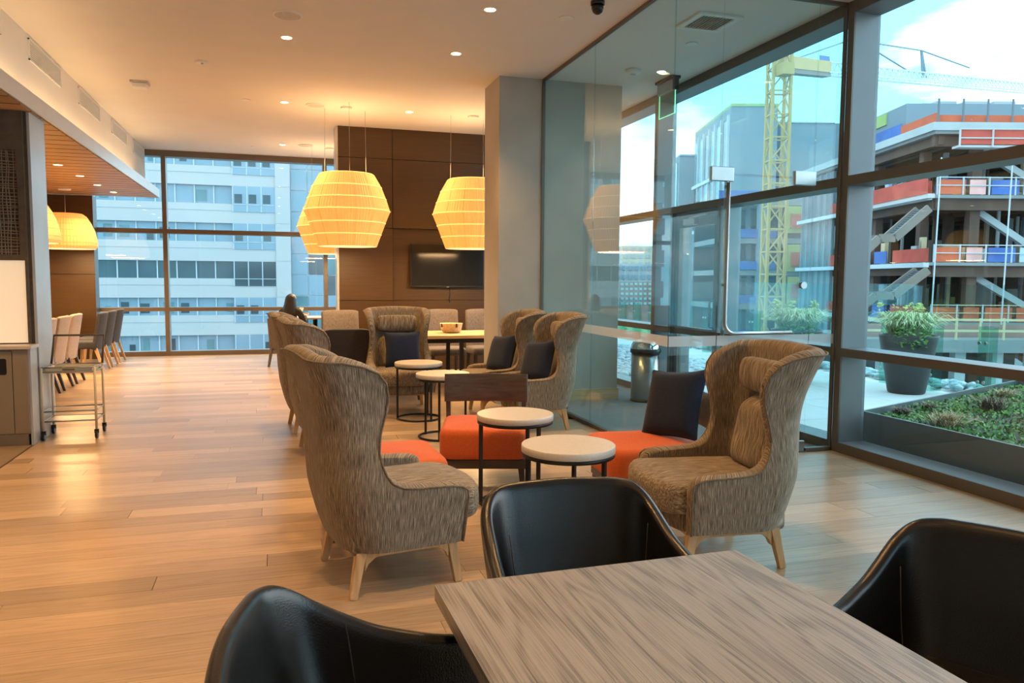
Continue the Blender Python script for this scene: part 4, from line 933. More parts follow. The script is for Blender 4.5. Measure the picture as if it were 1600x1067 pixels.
# long hair: cap over the skull falling behind the shoulders
rows = []
for i in range(13):
    t = i / 12; z = lerp(1.225, 0.86, t); rr = interp([(0, 0.012), (0.06, 0.05), (0.16, 0.083), (0.30, 0.095), (0.45, 0.10), (0.7, 0.125), (1, 0.135)], t); row = []
    for j in range(22):
        a = D2R(lerp(-215, 35, j / 21)); wob = 1 + 0.03 * math.sin(j * 2.3 + i)
        row.append((rr * wob * math.cos(a), lerp(0.05, -0.005, t) + rr * wob * lerp(1.1, 0.75, t) * math.sin(a), z))
    rows.append(row)
MB().grid(rows).build('hair', 'hair_black', pr, solid=-0.02, sub=1)
for s, yy_ in ((1, 0.34), (-1, 0.32)):
    hv = [(0.13 * s, yy_, 0.82), (0.11 * s, yy_ + 0.05, 0.83), (0.10 * s, yy_ + 0.09, 0.835)]; ev = [(0, 1), (1, 2)]; rv = [0.026, (0.036, 0.018), (0.034, 0.016)]
    for k in range(4):
        b_ = len(hv); x = (0.078 + 0.019 * k) * s; hv += [(x, yy_ + 0.125 + 0.006 * (k in (1, 2)), 0.842), (x * 0.9, yy_ + 0.15, 0.862), (x * 0.8, yy_ + 0.145, 0.88)]; ev += [(2, b_), (b_, b_ + 1), (b_ + 1, b_ + 2)]; rv += [0.0095, 0.0088, 0.0078]
    b_ = len(hv); hv += [(0.075 * s, yy_ + 0.055, 0.85), (0.062 * s, yy_ + 0.085, 0.868)]; ev += [(1, b_), (b_, b_ + 1)]; rv += [0.011, 0.009]
    skin_obj('hand', hv, ev, rv, 'skin', pr)
ph = MB().prism(rrect(0.075, 0.15, 0.01), 0, 0.009).build('phone', 'paper_white', bev=0.002); tag(ph, 'white phone held up by the person at the window table', 'phone')
ph.location = pr.location + Vector((0.19, 0.42, 0.90)); ph.rotation_euler = (D2R(50), 0, D2R(-25))
# ------------------------------------------------------------------ terrace
tag(MB().box(4.94, 9.4, -8, 24, -0.25, -0.02).build('floor_terrace', 'terrace'), kind='structure')
tj = bpy.data.objects['floor_terrace']; pav = MB().box(-0.597, 0.597, -0.597, 0.597, 0, 0.02).mesh('paver')
for i in range(3):
    for j in range(13): link('paver', pav, 'terrace', tj, loc=(5.55 + 1.2 * i, 6.3 + 1.2 * j - 1.2, -0.02))
gr_ = empty('glass_railing', (8.65, 0, 0), 0, 'frameless glass railing with green glass posts along the terrace', 'railing')
ys = [9.2 - 0.83 * k for k in range(-16, 10)]
for a in ys:
    MB().box(-0.006, 0.006, a - 0.82, a - 0.01, 0.06, 1.46).build('pane', 'pane_rail', gr_)
    pf = MB().box(-0.10, 0.06, a - 0.075, a + 0.065, 0.0, 0.93).build('post', 'pane_green', gr_)
    bb = MB()
    for z in (0.22, 0.72):
        for s in (-1, 1): bb.tube([(-0.115, a + 0.045 * s, z), (-0.10, a + 0.045 * s, z)], 0.022, 12)
    bb.build('bolts', 'steel_brushed', pf)
# pebble strips
ico = bmesh.new(); bmesh.ops.create_icosphere(ico, subdivisions=1, radius=1); iv = [v.co.copy() for v in ico.verts]; if_ = [tuple(v.index for v in f.verts) for f in ico.faces]; ico.free()
def pebbles(name, x0, x1, y0, y1, n, label, s0=0.05, s1=0.12, seed=1, z=0.0):
    r = random.Random(seed); m = MB()
    for _ in range(n):
        c = Vector((r.uniform(x0, x1), r.uniform(y0, y1), z)); a = r.uniform(s0, s1); b_ = a * r.uniform(.6, .9); h = a * r.uniform(.35, .55); th = r.uniform(0, 3.14); ca, sa = math.cos(th), math.sin(th)
        m.add([(c.x + v.x * a * ca - v.y * b_ * sa, c.y + v.x * a * sa + v.y * b_ * ca, c.z + h * (0.6 + v.z) + r.uniform(0, 0.02)) for v in iv], if_, True)
    return tag(m.build(name, 'pebble'), label, 'pebbles', kind='stuff')
pebbles('pebbles', 8.88, 9.35, 4, 22, 900, 'grey river pebbles beyond the glass railing')
pebbles('pebbles', 5.05, 7.4, 9.6, 19, 2200, 'grey river pebbles covering the terrace beyond the lobby door', seed=2)
# planters
def blades(m, c, n, l0, l1, spread, r, droop=0.6, w=0.008, up=1.0):
    for _ in range(n):
        a = r.uniform(0, 6.283); l = r.uniform(l0, l1); s = r.uniform(0.15, 1.0) * spread; q0 = Vector((c[0] + r.uniform(-1, 1) * 0.3 * spread, c[1] + r.uniform(-1, 1) * 0.3 * spread, c[2])); d = Vector((math.cos(a), math.sin(a), 0)); sd = Vector((-d.y, d.x, 0)) * w
        pts = [q0 + d * (s * t) + Vector((0, 0, up * l * (t - droop * t * t))) for t in (0, 0.35, 0.7, 1.0)]
        vs_ = []
        for k, p in enumerate(pts): ww = (1, 0.9, 0.6, 0.08)[k]; vs_ += [p - sd * ww, p + sd * ww]
        m.add(vs_, [(0, 1, 3, 2), (2, 3, 5, 4), (4, 5, 7, 6)])
def leaves(m, c, n, rad, r, size=0.05):
    for _ in range(n):
        d = Vector((r.gauss(0, 1), r.gauss(0, 1), r.gauss(0, 1))).normalized() * (r.uniform(.6, 1) ** 0.5); p = Vector((c[0] + d.x * rad[0], c[1] + d.y * rad[1], c[2] + d.z * rad[2]))
        a = Vector((r.gauss(0, 1), r.gauss(0, 1), r.gauss(0, 1))).normalized(); b_ = a.orthogonal().normalized(); s = size * r.uniform(.6, 1.3)
        m.add([p - a * s, p - b_ * s * .45, p + a * s, p + b_ * s * .45], [(0, 1, 2, 3)])
def planter(loc, label, seed):
    r = random.Random(seed); o = empty('planter_pot', loc, 0, label, 'planter', 'dark round terrace planters')
    MB().lathe([(0.25, 0), (0.27, 0.02), (0.42, 0.90), (0.43, 0.93), (0.40, 0.93), (0.39, 0.85), (0.001, 0.84)], 40).build('pot', 'planter_clay', o)
    g = MB(); blades(g, (0, 0, 0.85), 900, 0.75, 1.35, 0.62, r, 0.74, 0.010); g.build('grass_blades', 'leaf_pale', o, kind='stuff')
    g = MB(); leaves(g, (-0.14, -0.22, 0.92), 420, (0.30, 0.26, 0.22), r, 0.035); g.build('leafy_shrub', 'leaf_green', o, kind='stuff')
    g = MB(); leaves(g, (0.0, 0.10, 1.10), 220, (0.30, 0.26, 0.18), r, 0.04)
    for _ in range(6):
        x, y_ = r.uniform(-.3, .3), r.uniform(-.2, .3); leaves(g, (x, y_, 1.28), 26, (0.05, 0.05, 0.16), r, 0.05)
    g.build('lime_shrub', 'leaf_lime', o, kind='stuff')
    o.scale = (0.86, 0.86, 0.84)
    return o
planter((8.10, 8.28, 0), 'dark round planter with pale grasses and shrubs by the railing post', 3)
planter((7.35, 9.62, 0), 'dark round planter with grasses partly hidden behind the window mullion', 4)
# raised green-roof bed
bd = empty('planting_bed', (0, 0, 0), 0, 'steel-edged planting bed with low green groundcover outside the window', 'planting bed')
ol = [(5.02, 0.6), (8.45, 0.6), (8.45, 6.95), (5.02, 5.62)]
for p, q in zip(ol, ol[1:] + ol[:1]): MB().beam((p[0], p[1], 0.16), (q[0], q[1], 0.16), 0.02, 0.34).build('edging', 'bed_steel', bd)
MB().prism([(5.03, 0.61), (8.44, 0.61), (8.44, 6.93), (5.03, 5.6)], 0.0, 0.27).build('soil', 'soil', bd)
r = random.Random(8); m_ = MB()
for _ in range(16000):
    x = r.uniform(5.05, 8.4); y_ = r.uniform(2.0, lerp(5.58, 6.9, (x - 5.03) / 3.4)); z = 0.275 + 0.02 * math.sin(x * 5) * math.sin(y_ * 4)
    a = r.uniform(0, 6.28); s = r.uniform(.014, .03); m_.add([(x, y_, z), (x + s * math.cos(a), y_ + s * math.sin(a), z + r.uniform(.01, .035)), (x + s * math.cos(a + 1.2), y_ + s * math.sin(a + 1.2), z + r.uniform(.01, .035))], [(0, 1, 2)])
m_.build('groundcover', 'leaf_green', bd, kind='stuff')
tufts = [((5.28, 4.95), 0.20, 'dry_grass', 'straw-coloured grass tuft spilling over the bed edge nearest the window'), ((6.45, 5.55), 0.20, 'dry_brown', 'brown withered clump in the middle of the planting bed'), ((5.45, 5.62), 0.10, 'dry_brown', 'small brown clump at the left end of the planting bed'), ((5.9, 5.75), 0.10, 'dry_brown', 'small dark withered clump behind the straw tuft'),
         ((7.9, 6.05), 0.26, 'leaf_lime', 'tall green feathery grass tuft at the back of the planting bed'), ((6.3, 4.75), 0.17, 'dry_brown', 'flattened brown clump at the right of the planting bed'), ((7.25, 6.1), 0.15, 'dry_grass', 'pale grass tuft beside the feathery grass'), ((5.9, 4.1), 0.2, 'dry_grass', 'straw grass tuft at the right picture edge'), ((7.3, 5.2), 0.14, 'dry_brown', 'low brown clump below the feathery grass')]
for (x, y_), s, mt, lb in tufts:
    m_ = MB(); r = random.Random(int(x * 100)); blades(m_, (0, 0, 0), 170, s * 1.0, s * 1.9, s * 1.3, r, 0.62, 0.005)
    o = m_.build('grass_tuft', mt, loc=(x, y_, 0.27)); tag(o, lb, 'plant', 'grass tufts in the planting bed')

# ------------------------------------------------------------------ white office block across the street (far window)
YB_ = 75.0
def bz(v, u=330): return at_y(u, v, YB_).z
def bx_(u, v=420): return at_y(u, v, YB_).x
ob = empty('office_block', (0, YB_, -14), 0, 'white office block with ribbon windows filling the far window', 'building'); OB = lambda m, n, mt, p=None: m.build(n, mt, p or ob)
def wbox(x0, x1, y0, y1, z0, z1): return MB().box(x0, x1, y0 - YB_, y1 - YB_, z0 + 14, z1 + 14)
xl, xm, xr_, xc = -34.0, bx_(366), bx_(432), bx_(455); xe = 9.5
OB(wbox(xl, xe, YB_ + 0.6, YB_ + 20, -14, 24), 'core', 'ext_white')
strips = [(245, 259), (289, 317.6), (348, 377), (407.8, 434.8), (465, 492.5)]
zz = [(bz(b_), bz(a)) for a, b_ in strips]; zz = [(zz[0][0], zz[0][0] + 1.65)] + zz[1:]; step = zz[1][0] - zz[2][0]
zz = [(zz[0][0] + step, zz[0][1] + step)] + zz + [(zz[-1][0] - step * k, zz[-1][1] - step * k) for k in (1, 2)]
prev = 24.0; rr = random.Random(11)
pane_x = [x for x in [xm - 1.62 * k for k in range(0, 19)]]
for i, (z0, z1) in enumerate(zz):
    OB(wbox(xl, xr_ - 0.0, YB_, YB_ + 0.5, z1, prev), 'spandrel', 'ext_white'); prev = z0
    OB(wbox(xl, xr_, YB_ - 0.03, YB_, z0 - 0.62, z0 - 0.58), 'panel_joint', 'ext_white_band')
    dark = i == 4
    for a, b_ in zip(pane_x[1:], pane_x):
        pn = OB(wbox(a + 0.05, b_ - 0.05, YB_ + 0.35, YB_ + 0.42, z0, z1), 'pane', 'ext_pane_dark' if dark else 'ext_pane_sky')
        if not dark and rr.random() < 0.6:  # dark panels put reflections of other windows onto the panes
            w_ = rr.uniform(.4, .9); q0 = a + 0.08 + rr.uniform(0, 1.5 - w_); h0 = rr.uniform(0.05, 0.35); MB().box(q0, q0 + w_, YB_ + 0.30 - YB_, YB_ + 0.36 - YB_, z0 + 14 + h0, z0 + 14 + min(h0 + rr.uniform(.7, 1.1), z1 - z0)).build('reflection_panel', rr.choice(('ext_pane_teal', 'ext_pane_dark')), pn)
    mm = MB()
    for a in pane_x: mm.box(a - 0.05, a + 0.05, 0.22, 0.4, z0 + 14, z1 + 14)
    mm.build('mullions', 'ext_mull', ob)
    # deeper bay at the right-hand end
    for k in range(3):
        a = lerp(xm, xr_, k / 3); b_ = lerp(xm, xr_, (k + 1) / 3)
        for y0, y1 in ((z0, z1), (z0 - 0.68, z0 - 0.05)): 
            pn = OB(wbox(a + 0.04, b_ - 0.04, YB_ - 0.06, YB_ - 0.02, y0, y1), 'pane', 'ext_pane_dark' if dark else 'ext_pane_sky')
            if not dark and y0 == z0 and rr.random() < 0.7: MB().box(a + 0.15, a + 0.8, -0.10, -0.05, y0 + 14.1, y0 + 14 + 0.9).build('reflection_panel', 'ext_pane_dark', pn)  # dark panel standing in for a reflected window
    mm = MB(); mm.box(xm - 0.04, xr_ + 0.04, -0.09, -0.03, z0 + 14 - 0.05, z0 + 14)
    for k in range(4): a = lerp(xm, xr_, k / 3); mm.box(a - 0.04, a + 0.04, -0.09, -0.03, z0 + 14 - 0.7, z1 + 14)
    mm.build('bay_frame', 'ext_mull', ob)
OB(wbox(xl, xr_, YB_, YB_ + 0.5, -14, prev), 'spandrel', 'ext_white')
OB(wbox(xr_, xc, YB_ - 0.2, YB_ + 0.7, -14, 24), 'corner_pier', 'ext_white')
for z0, z1 in zz:
    OB(wbox(xr_, xc, YB_ - 0.22, YB_ - 0.2, z1 + 0.05, z1 + 0.1), 'panel_joint', 'ext_white_band')
# glazed stair tower
for i in range(12):
    for k in range(4):
        a = xc + 1.55 * k; z0 = -6 + 1.95 * i
        OB(wbox(a + 0.05, a + 1.5, YB_ + 0.3, YB_ + 0.4, z0 + 0.05, z0 + 1.9), 'pane', ('ext_pane_sky', 'ext_pane_sky', 'ext_pane_teal', 'ext_pane_dark')[(i * 7 + k * 3) % 4] if i < 5 else 'ext_pane_sky')
OB(wbox(xc, xe, YB_ + 0.4, YB_ + 0.6, -14, 24), 'tower_frame', 'ext_mull')
lp = empty('low_parapet', (0, 40, -3), 0, 'low grey-green parapet wall outside below the far window', 'wall')
MB().box(-30, 6, 0, 0.5, -6, 0.42).build('wall_face', 'ext_parapet', lp); MB().box(-30, 6, -0.15, 0.6, 0.42, 0.62).build('coping', 'ext_white', lp)

# ------------------------------------------------------------------ ground and distant city
tag(MB().box(-220, 320, 17, 420, -15.2, -15).build('floor_street', 'street'), kind='structure')
tag(MB().box(10, 320, -200, 17, -15.2, -15).build('floor_street_side', 'street'), kind='structure')
lw = empty('lawn', (0, 0, 0), 0, 'green lawn far off seen past the grey pier', 'lawn'); 
def gbox(u0, u1, v0, v1, d, dep=15, zb=None):
    p = at_d(u0, v0, d); q = at_d(u1, v1, d); a = RT.dot(p); b_ = RT.dot(q); z1 = p.z; z0 = q.z if zb is None else zb
    return MB().frame([grid(x, y_, z) for z in (z0, z1) for y_ in (d, d + dep) for x in (a, b_)])
MB().frame([grid(x, d, z) for z in (-15, -9.0) for d in (150, 185) for x in (16, 52)]).build('turf', 'lawn', lw)
def city(name, label, u0, u1, v0, v1, d, mat, nx, ny, pm, zb=-15, group='distant city blocks', dep=15, fm=None):
    o = empty(name, (0, 0, 0), 0, label, 'building', group); gbox(u0, u1, v0, v1, d, dep, zb).build('walls', mat, o)
    for i in range(nx):
        for j in range(ny):
            a0 = lerp(u0, u1, (i + 0.22) / nx); a1 = lerp(u0, u1, (i + 0.8) / nx); b0 = lerp(v0, v1, (j + 0.25) / ny); b1 = lerp(v0, v1, (j + 0.72) / ny)
            gbox(a0, a1, b0, b1, d - 0.3, 0.2).build('window', pm, o)
    return o
city('brick_block', 'red brick block with white windows far off beside the lawn', 940, 1026, 440, 478, 205, 'brick_red', 12, 5, 'ext_mull')
city('apartment_block', 'cream apartment block on the hill far beyond the brick block', 972, 1030, 384, 440, 260, 'ext_cream', 5, 5, 'ext_white')
city('apartment_block', 'pale stepped apartment block left of the cream one on the hill', 925, 968, 398, 440, 245, 'ext_white', 6, 4, 'ext_pane_sky')
city('apartment_block', 'pale low apartment block in front of the cream one', 960, 1040, 412, 440, 225, 'ext_white_band', 8, 2, 'ext_pane_sky')
# grey blocks behind the crane
gb = empty('grey_block', (0, 0, 0), 0, 'tall blue-grey clad block with glazed side behind the tower crane', 'building', 'grey clad blocks')
d0 = 103.0; pc_ = at_d(1143, 166, d0); xa = RT.dot(pc_); zt = pc_.z; xb = RT.dot(at_d(1216, 166, d0))
MB().frame([grid(x, d, z) for z in (-15, zt) for d in (d0, d0 + 20) for x in (xa, xb)]).build('walls', 'ext_grey', gb)
for k in range(6):
    for j in range(5):
        da = d0 + 0.5 + 3.25 * k; z1 = zt - 1.6 - j * 7.0
        MB().frame([grid(x, d, z) for z in (z1 - 6.3, z1) for d in (da + 0.3, da + 2.8) for x in (xa - 0.12, xa - 0.02)]).build('pane', ('ext_pane_dark', 'ext_pane_sky', 'ext_pane_teal')[(k + j) % 3], gb)
    MB().frame([grid(x, d, z) for z in (-15, zt - 1) for d in (da, da + 0.25) for x in (xa - 0.35, xa)]).build('fin', 'ext_mull', gb)
for z in (zt - 8.6, zt - 15.6): MB().frame([grid(x, d, z_) for z_ in (z, z + 0.5) for d in (d0, d0 + 20) for x in (xa - 0.4, xa)]).build('ledge', 'ext_mull', gb)
MB().frame([grid(x, d, z) for z in (zt, zt + 0.35) for d in (d0 - .1, d0 + 20) for x in (xa, xb)]).build('roof_edge', 'lime_band', gb)
for u0, u1, v0, d_, lb in ((1220, 1305, 192, 106, 'wide blue-grey block right of the tower crane'), (1062, 1086, 243, 126, 'low blue-grey block left of the tall glazed block')):
    o = empty('grey_block', (0, 0, 0), 0, lb, 'building', 'grey clad blocks'); gbox(u0, u1, v0, 500, d_, 15, -15).build('walls', 'ext_grey', o)
    gbox(u0, u1, v0 - 2.5, v0, d_ - 0.2, 15.4).build('roof_edge', 'ext_mull', o)
    if d_ == 126:
        pa = at_d(u0, v0, d_); x_ = RT.dot(pa)
        for k in range(5): MB().frame([grid(x, d, z) for z in (pa.z - 8, pa.z - 1) for d in (d_ + 1 + 3 * k, d_ + 3.6 + 3 * k) for x in (x_ - 0.15, x_)]).build('pane', 'ext_pane_teal', o)

plain('net_pink', (0.72, 0.36, 0.32), 0.9, 0, 0.2, 0.7); plain('tarp_pale', (0.36, 0.46, 0.68), 0.8, 0, 0.15, 0.6)
# ------------------------------------------------------------------ steel frame under construction
cb = empty('steel_frame_building', (0, 0, 0), 0, 'rusty steel-framed building under construction seen through the right window', 'building')
DC = 54.0; cxr = RT.dot(at_d(1465, 205, DC)); cxe = cxr + 26; dback = DC + 24
lv = [at_d(1465, v, DC).z for v in (205, 305, 410, 503)]; lv.append(lv[-1] - 4.4); lv.append(lv[-1] - 4.4)
def gfr(x0, x1, d_0, d_1, z0, z1): return MB().frame([grid(x, d, z) for z in (z0, z1) for d in (d_0, d_1) for x in (x0, x1)])
for i, z in enumerate(lv):
    gfr(cxr - 0.3, cxe, DC - 0.3, dback, z - 0.22, z).build('slab', 'slab_conc', cb)
    gfr(cxr - 0.1, cxe, DC + 0.1, DC + 0.5, z - 1.0, z - 0.22).build('edge_beam', 'rust_steel', cb); gfr(cxr + 0.1, cxr + 0.5, DC, dback, z - 0.9, z - 0.22).build('edge_beam', 'rust_steel', cb)
zb_, zt_ = -15, lv[0] - 0.9
for x in (cxr + 2.9, cxr + 9.2, cxr + 15.6, cxr + 22): gfr(x, x + 0.7, DC + 0.6, DC + 1.2, zb_, zt_).build('column', 'rust_steel', cb)
for d in (DC + 3, DC + 10, DC + 17, DC + 23): gfr(cxr + 0.7, cxr + 1.3, d, d + 0.6, zb_, zt_).build('column', 'rust_steel', cb)
for x in (cxr + 6, cxr + 12.5, cxr + 19):
    for d in (DC + 9, DC + 18): gfr(x, x + 0.6, d, d + 0.6, zb_, zt_).build('column', 'rust_steel', cb)
for i in range(4):
    z0, z1 = lv[i + 1], lv[i] - 1.0
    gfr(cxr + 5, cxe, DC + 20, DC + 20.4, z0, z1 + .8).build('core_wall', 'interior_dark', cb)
    for k, mt in enumerate(('ext_pane_sky', 'ext_cream', 'panel_yellow', 'steel_pale', 'ext_white_band', 'tarp_blue')):
        gfr(cxr + 5.5 + 3.1 * k + (i % 2), cxr + 7.4 + 3.1 * k + (i % 2), DC + 19.5, DC + 19.9, z0, z0 + (2.2, 1.4, 2.6)[(k + i) % 3]).build('stored_panel', mt, cb)
    MB().beam(grid(cxr + 3.9, DC + 1.4, z1), grid(cxr + 9.6, DC + 1.4, z0), 0.4, 0.45).build('brace', 'steel_pale', cb)
    MB().beam(grid(cxr + 16.2, DC + 1.4, z1), grid(cxr + 21.8, DC + 1.4, z0), 0.4, 0.45).build('brace', 'steel_pale', cb)
    if i == 0: MB().beam(grid(cxr - .2 + 1, DC + 12, z1), grid(cxr + 1, DC + 4, z0), 0.4, 0.45).build('brace', 'steel_pale', cb)
    for k in range(3): gfr(cxr + 11.6 + 1.5 * k, cxr + 11.8 + 1.5 * k, DC + 8, DC + 8.3, z0, z1 + .6).build('riser_pipe', 'ext_grey', cb)
# edge protection: nets, tarps and rails on the slab edges
seq = [('net_orange', 0.0, 2.2), ('net_pink', 2.3, 3.6), ('tarp_blue', 3.8, 5.9), ('tarp_pale', 6.0, 8.6), ('net_red', 9.0, 11.2), ('net_pink', 11.4, 14), ('net_red', 15.0, 18), ('tarp_blue', 19, 22)]
for i in (1, 2, 3):
    for mt, a, b_ in seq:
        if i == 3: mt = 'net_orange' if mt != 'net_red' else 'timber'
        gfr(cxr + a, cxr + b_ - 0.2, DC - 0.25, DC - 0.2, lv[i] + 0.05, lv[i] + (1.05 if mt != 'timber' else 0.25)).build('edge_net', mt, cb)
    for k in range(14): MB().beam(grid(cxr + 1.8 * k, DC - 0.3, lv[i]), grid(cxr + 1.8 * k, DC - 0.3, lv[i] + 1.25), 0.08).build('guard_post', 'ext_mull', cb)
    for h in (0.65, 1.2): MB().beam(grid(cxr, DC - 0.32, lv[i] + h), grid(cxe, DC - 0.32, lv[i] + h), 0.06).build('guard_rail', 'timber' if i == 3 else 'ext_mull', cb)
    for mt, a, b_ in (('net_red', 0, 5), ('tarp_blue', 6, 8), ('net_orange', 9, 13), ('net_red', 14, 17)): gfr(cxr - 0.25, cxr - 0.2, DC + a, DC + b_, lv[i] + 0.05, lv[i] + 1.0).build('edge_net', mt, cb)
    gfr(cxr - 0.7, cxr - 0.3, DC - 0.3, DC + 24, lv[i] - 0.35, lv[i] - 0.02).build('edge_channel', 'ext_mull', cb)
# glazing already fixed on the far half of the left face
for i in range(4):
    z0, z1 = lv[i + 1], lv[i] - 0.4
    gfr(cxr - 0.05, cxr, DC + 16.5, DC + 24, z0, z1).build('glazing', ('ext_grey_dark', 'ext_pane_teal', 'ext_grey', 'ext_pane_sky')[i], cb)
    for k in range(6): gfr(cxr - 0.3, cxr - 0.05, DC + 16.5 + 1.45 * k, DC + 16.62 + 1.45 * k, z0, z1).build('glazing_fin', 'ext_grey', cb)
# suspended platform and roof
for d_0, x0, x1, z, lbm in ((DC - 1.6, cxr + 0.6, cxr + 16, lv[0] - 1.35, 'net_red'),):
    gfr(x0, x1, d_0, d_0 + 0.8, z, z + 0.15).build('platform_deck', 'ext_white', cb); gfr(x0, x1, d_0 - .05, d_0, z + 0.2, z + 1.15).build('platform_net', lbm, cb)
    for k in range(8): MB().beam(grid(lerp(x0, x1, k / 7), d_0 - .1, z), grid(lerp(x0, x1, k / 7), d_0 - .1, z + 1.25), 0.09).build('platform_post', 'ext_white', cb)
    for h in (0.6, 1.2): MB().beam(grid(x0, d_0 - .1, z + h), grid(x1, d_0 - .1, z + h), 0.08).build('platform_rail', 'ext_white', cb)
gfr(cxr - 1.0, cxr - 0.5, DC - 1, DC + 8.5, lv[1] - 0.3, lv[1]).build('platform_deck', 'ext_white', cb); gfr(cxr - 1.05, cxr - 1.0, DC - 1, DC + 8.5, lv[1], lv[1] + 1.1).build('platform_net', 'net_red', cb)
for x in (cxr - 0.4, cxr + 4.4):
    MB().beam(grid(x, DC - 1.4, 9 + lv[0] - 11), grid(x - 0.3, DC - 1.4, -12), 0.07).build('hoist_cable', 'ext_mull', cb)
gfr(cxr - 0.5, cxe, DC - 0.4, dback, lv[0], lv[0] + 0.55).build('roof_edge', 'steel_pale', cb)
gfr(cxr + 0.3, cxe, DC + 5, dback, lv[0] + 0.55, lv[0] + 3.0).build('roof_upstand', 'ext_grey', cb)
gfr(cxr + 0.2, cxr + 0.3, DC + 8, DC + 13, lv[0] + 2.0, lv[0] + 2.9).build('lime_sheathing', 'lime_band', cb)
gfr(cxr, cxe, DC + 0.2, DC + 0.25, lv[0] + 0.5, lv[0] + 1.15).build('roof_net', 'net_orange', cb); gfr(cxr - 0.05, cxr, DC, DC + 6, lv[0] + 0.5, lv[0] + 1.3).build('roof_net', 'net_orange', cb); gfr(cxr - 0.05, cxr, DC + 5, DC + 12, lv[0] + 0.5, lv[0] + 1.5).build('roof_tarp', 'tarp_blue', cb)
for k in range(14): MB().beam(grid(cxr + 1.7 * k, DC, lv[0] + .5), grid(cxr + 1.7 * k, DC, lv[0] + 2.2), 0.1).build('guard_post', 'ext_grey_dark', cb)
for k, (u0, u1) in enumerate(((1441, 1462), (1462, 1494), (1508, 1542), (1553, 1586))): gbox(u0, u1, 158 if k else 161, 178, 92, 5).build('roof_unit', 'ext_white_band', cb)
# joists, props, stored material and scaffold that clutter each open floor
rc = random.Random(21)
for i in range(5):
    z0, z1 = lv[i + 1] if i + 1 < len(lv) else lv[i] - 4.4, lv[i] - 0.22
    for k in range(9): gfr(cxr + 1.2 + 2.6 * k, cxr + 1.45 + 2.6 * k, DC + 0.5, DC + 22, z1 - 0.55, z1).build('joist', 'rust_steel', cb)
    for k in range(16):
        x = cxr + rc.uniform(1.5, 22); d = DC + rc.uniform(2, 14); w = rc.choice((0.12, 0.18, 0.3)); gfr(x, x + w, d, d + w, z0, z1 - 0.5).build('prop', rc.choice(('steel_pale', 'rust_steel', 'ext_grey', 'timber')), cb)
    for k in range(16):
        x = cxr + rc.uniform(0.8, 22); d = DC + rc.uniform(0.6, 10); w = rc.uniform(0.5, 2.2); h = rc.uniform(0.3, 1.5); gfr(x, x + w, d, d + rc.uniform(.4, 1.4), z0, z0 + h).build('stored_material', rc.choice(('ext_cream', 'ext_white_band', 'timber', 'tarp_blue', 'ext_grey', 'panel_yellow', 'lime_band', 'stair_brown')), cb)
    for k in range(8):
        d = DC + rc.uniform(1.5, 16); gfr(cxr + 0.3, cxr + 0.6, d, d + rc.uniform(.2, .9), z0, z0 + rc.uniform(.8, 3.0)).build('stored_material', rc.choice(('ext_white_band', 'tarp_pale', 'ext_grey', 'timber')), cb)
    if i in (2, 3):
        for x in (cxr + 12.6, cxr + 15.2):
            gfr(x, x + 0.25, DC + 1.6, DC + 1.85, z0, z1 - .5).build('scaffold_standard', 'steel_pale', cb)
        for h in (0.7, 1.6, 2.5): gfr(cxr + 12.6, cxr + 15.4, DC + 1.6, DC + 1.8, z0 + h, z0 + h + 0.2).build('scaffold_ledger', 'steel_pale', cb)
# zig-zag stair stringers on the near corner
def stair(u0, v0, u1, v1, d, nm='stair_flight'):
    p = at_d(u0, v0, d); q = at_d(u1, v1, d)
    st_ = MB().beam(p, q, 0.25, 0.55).build(nm, 'stair_brown', cb); off = FW * 1.5
    MB().beam(p + off, q + off, 0.25, 0.55).build('stringer', 'stair_brown', st_)
    tm = MB(); n_ = 14
    for k in range(n_): c = p.lerp(q, (k + .5) / n_); tm.beam(c, c + off, 0.35, 0.08)
    tm.build('treads', 'ext_grey_dark', st_)
stair(1452, 325, 1398, 372, 53); stair(1398, 372, 1374, 372, 53, 'stair_landing'); stair(1374, 372, 1344, 400, 53)
stair(1450, 422, 1396, 462, 53); stair(1396, 462, 1368, 462, 53, 'stair_landing'); stair(1368, 462, 1342, 484, 53)
# concrete deck and scaffold below
dk_ = empty('concrete_deck', (0, 0, 0), 0, 'concrete deck with timber guard rails below the steel frame', 'deck')
p = at_d(1345, 530, 42); q = at_d(1700, 530, 42)
gfr(RT.dot(p), RT.dot(q), 42, 50, p.z - 0.7, p.z).build('deck_slab', 'slab_conc', dk_)
for k in range(10): gfr(RT.dot(p) + 1.6 + 2.1 * k, RT.dot(p) + 2.2 + 2.1 * k, 43, 43.6, -15, p.z - 0.7).build('deck_column', 'steel_pale', dk_)
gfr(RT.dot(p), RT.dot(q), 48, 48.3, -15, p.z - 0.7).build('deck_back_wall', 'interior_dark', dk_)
for h, mt in ((0.5, 'timber'), (1.1, 'timber')): MB().beam(grid(RT.dot(p), 42, p.z + h), grid(RT.dot(q), 42, p.z + h), 0.1, 0.12).build('guard_rail', mt, dk_)
for k in range(12): MB().beam(grid(RT.dot(p) + 1.3 * k, 42, p.z), grid(RT.dot(p) + 1.3 * k, 42, p.z + 1.2), 0.09).build('guard_post', 'timber', dk_)
gfr(RT.dot(p), RT.dot(q), 44, 44.1, p.z, p.z + 0.75).build('formwork', 'brick_red', dk_)
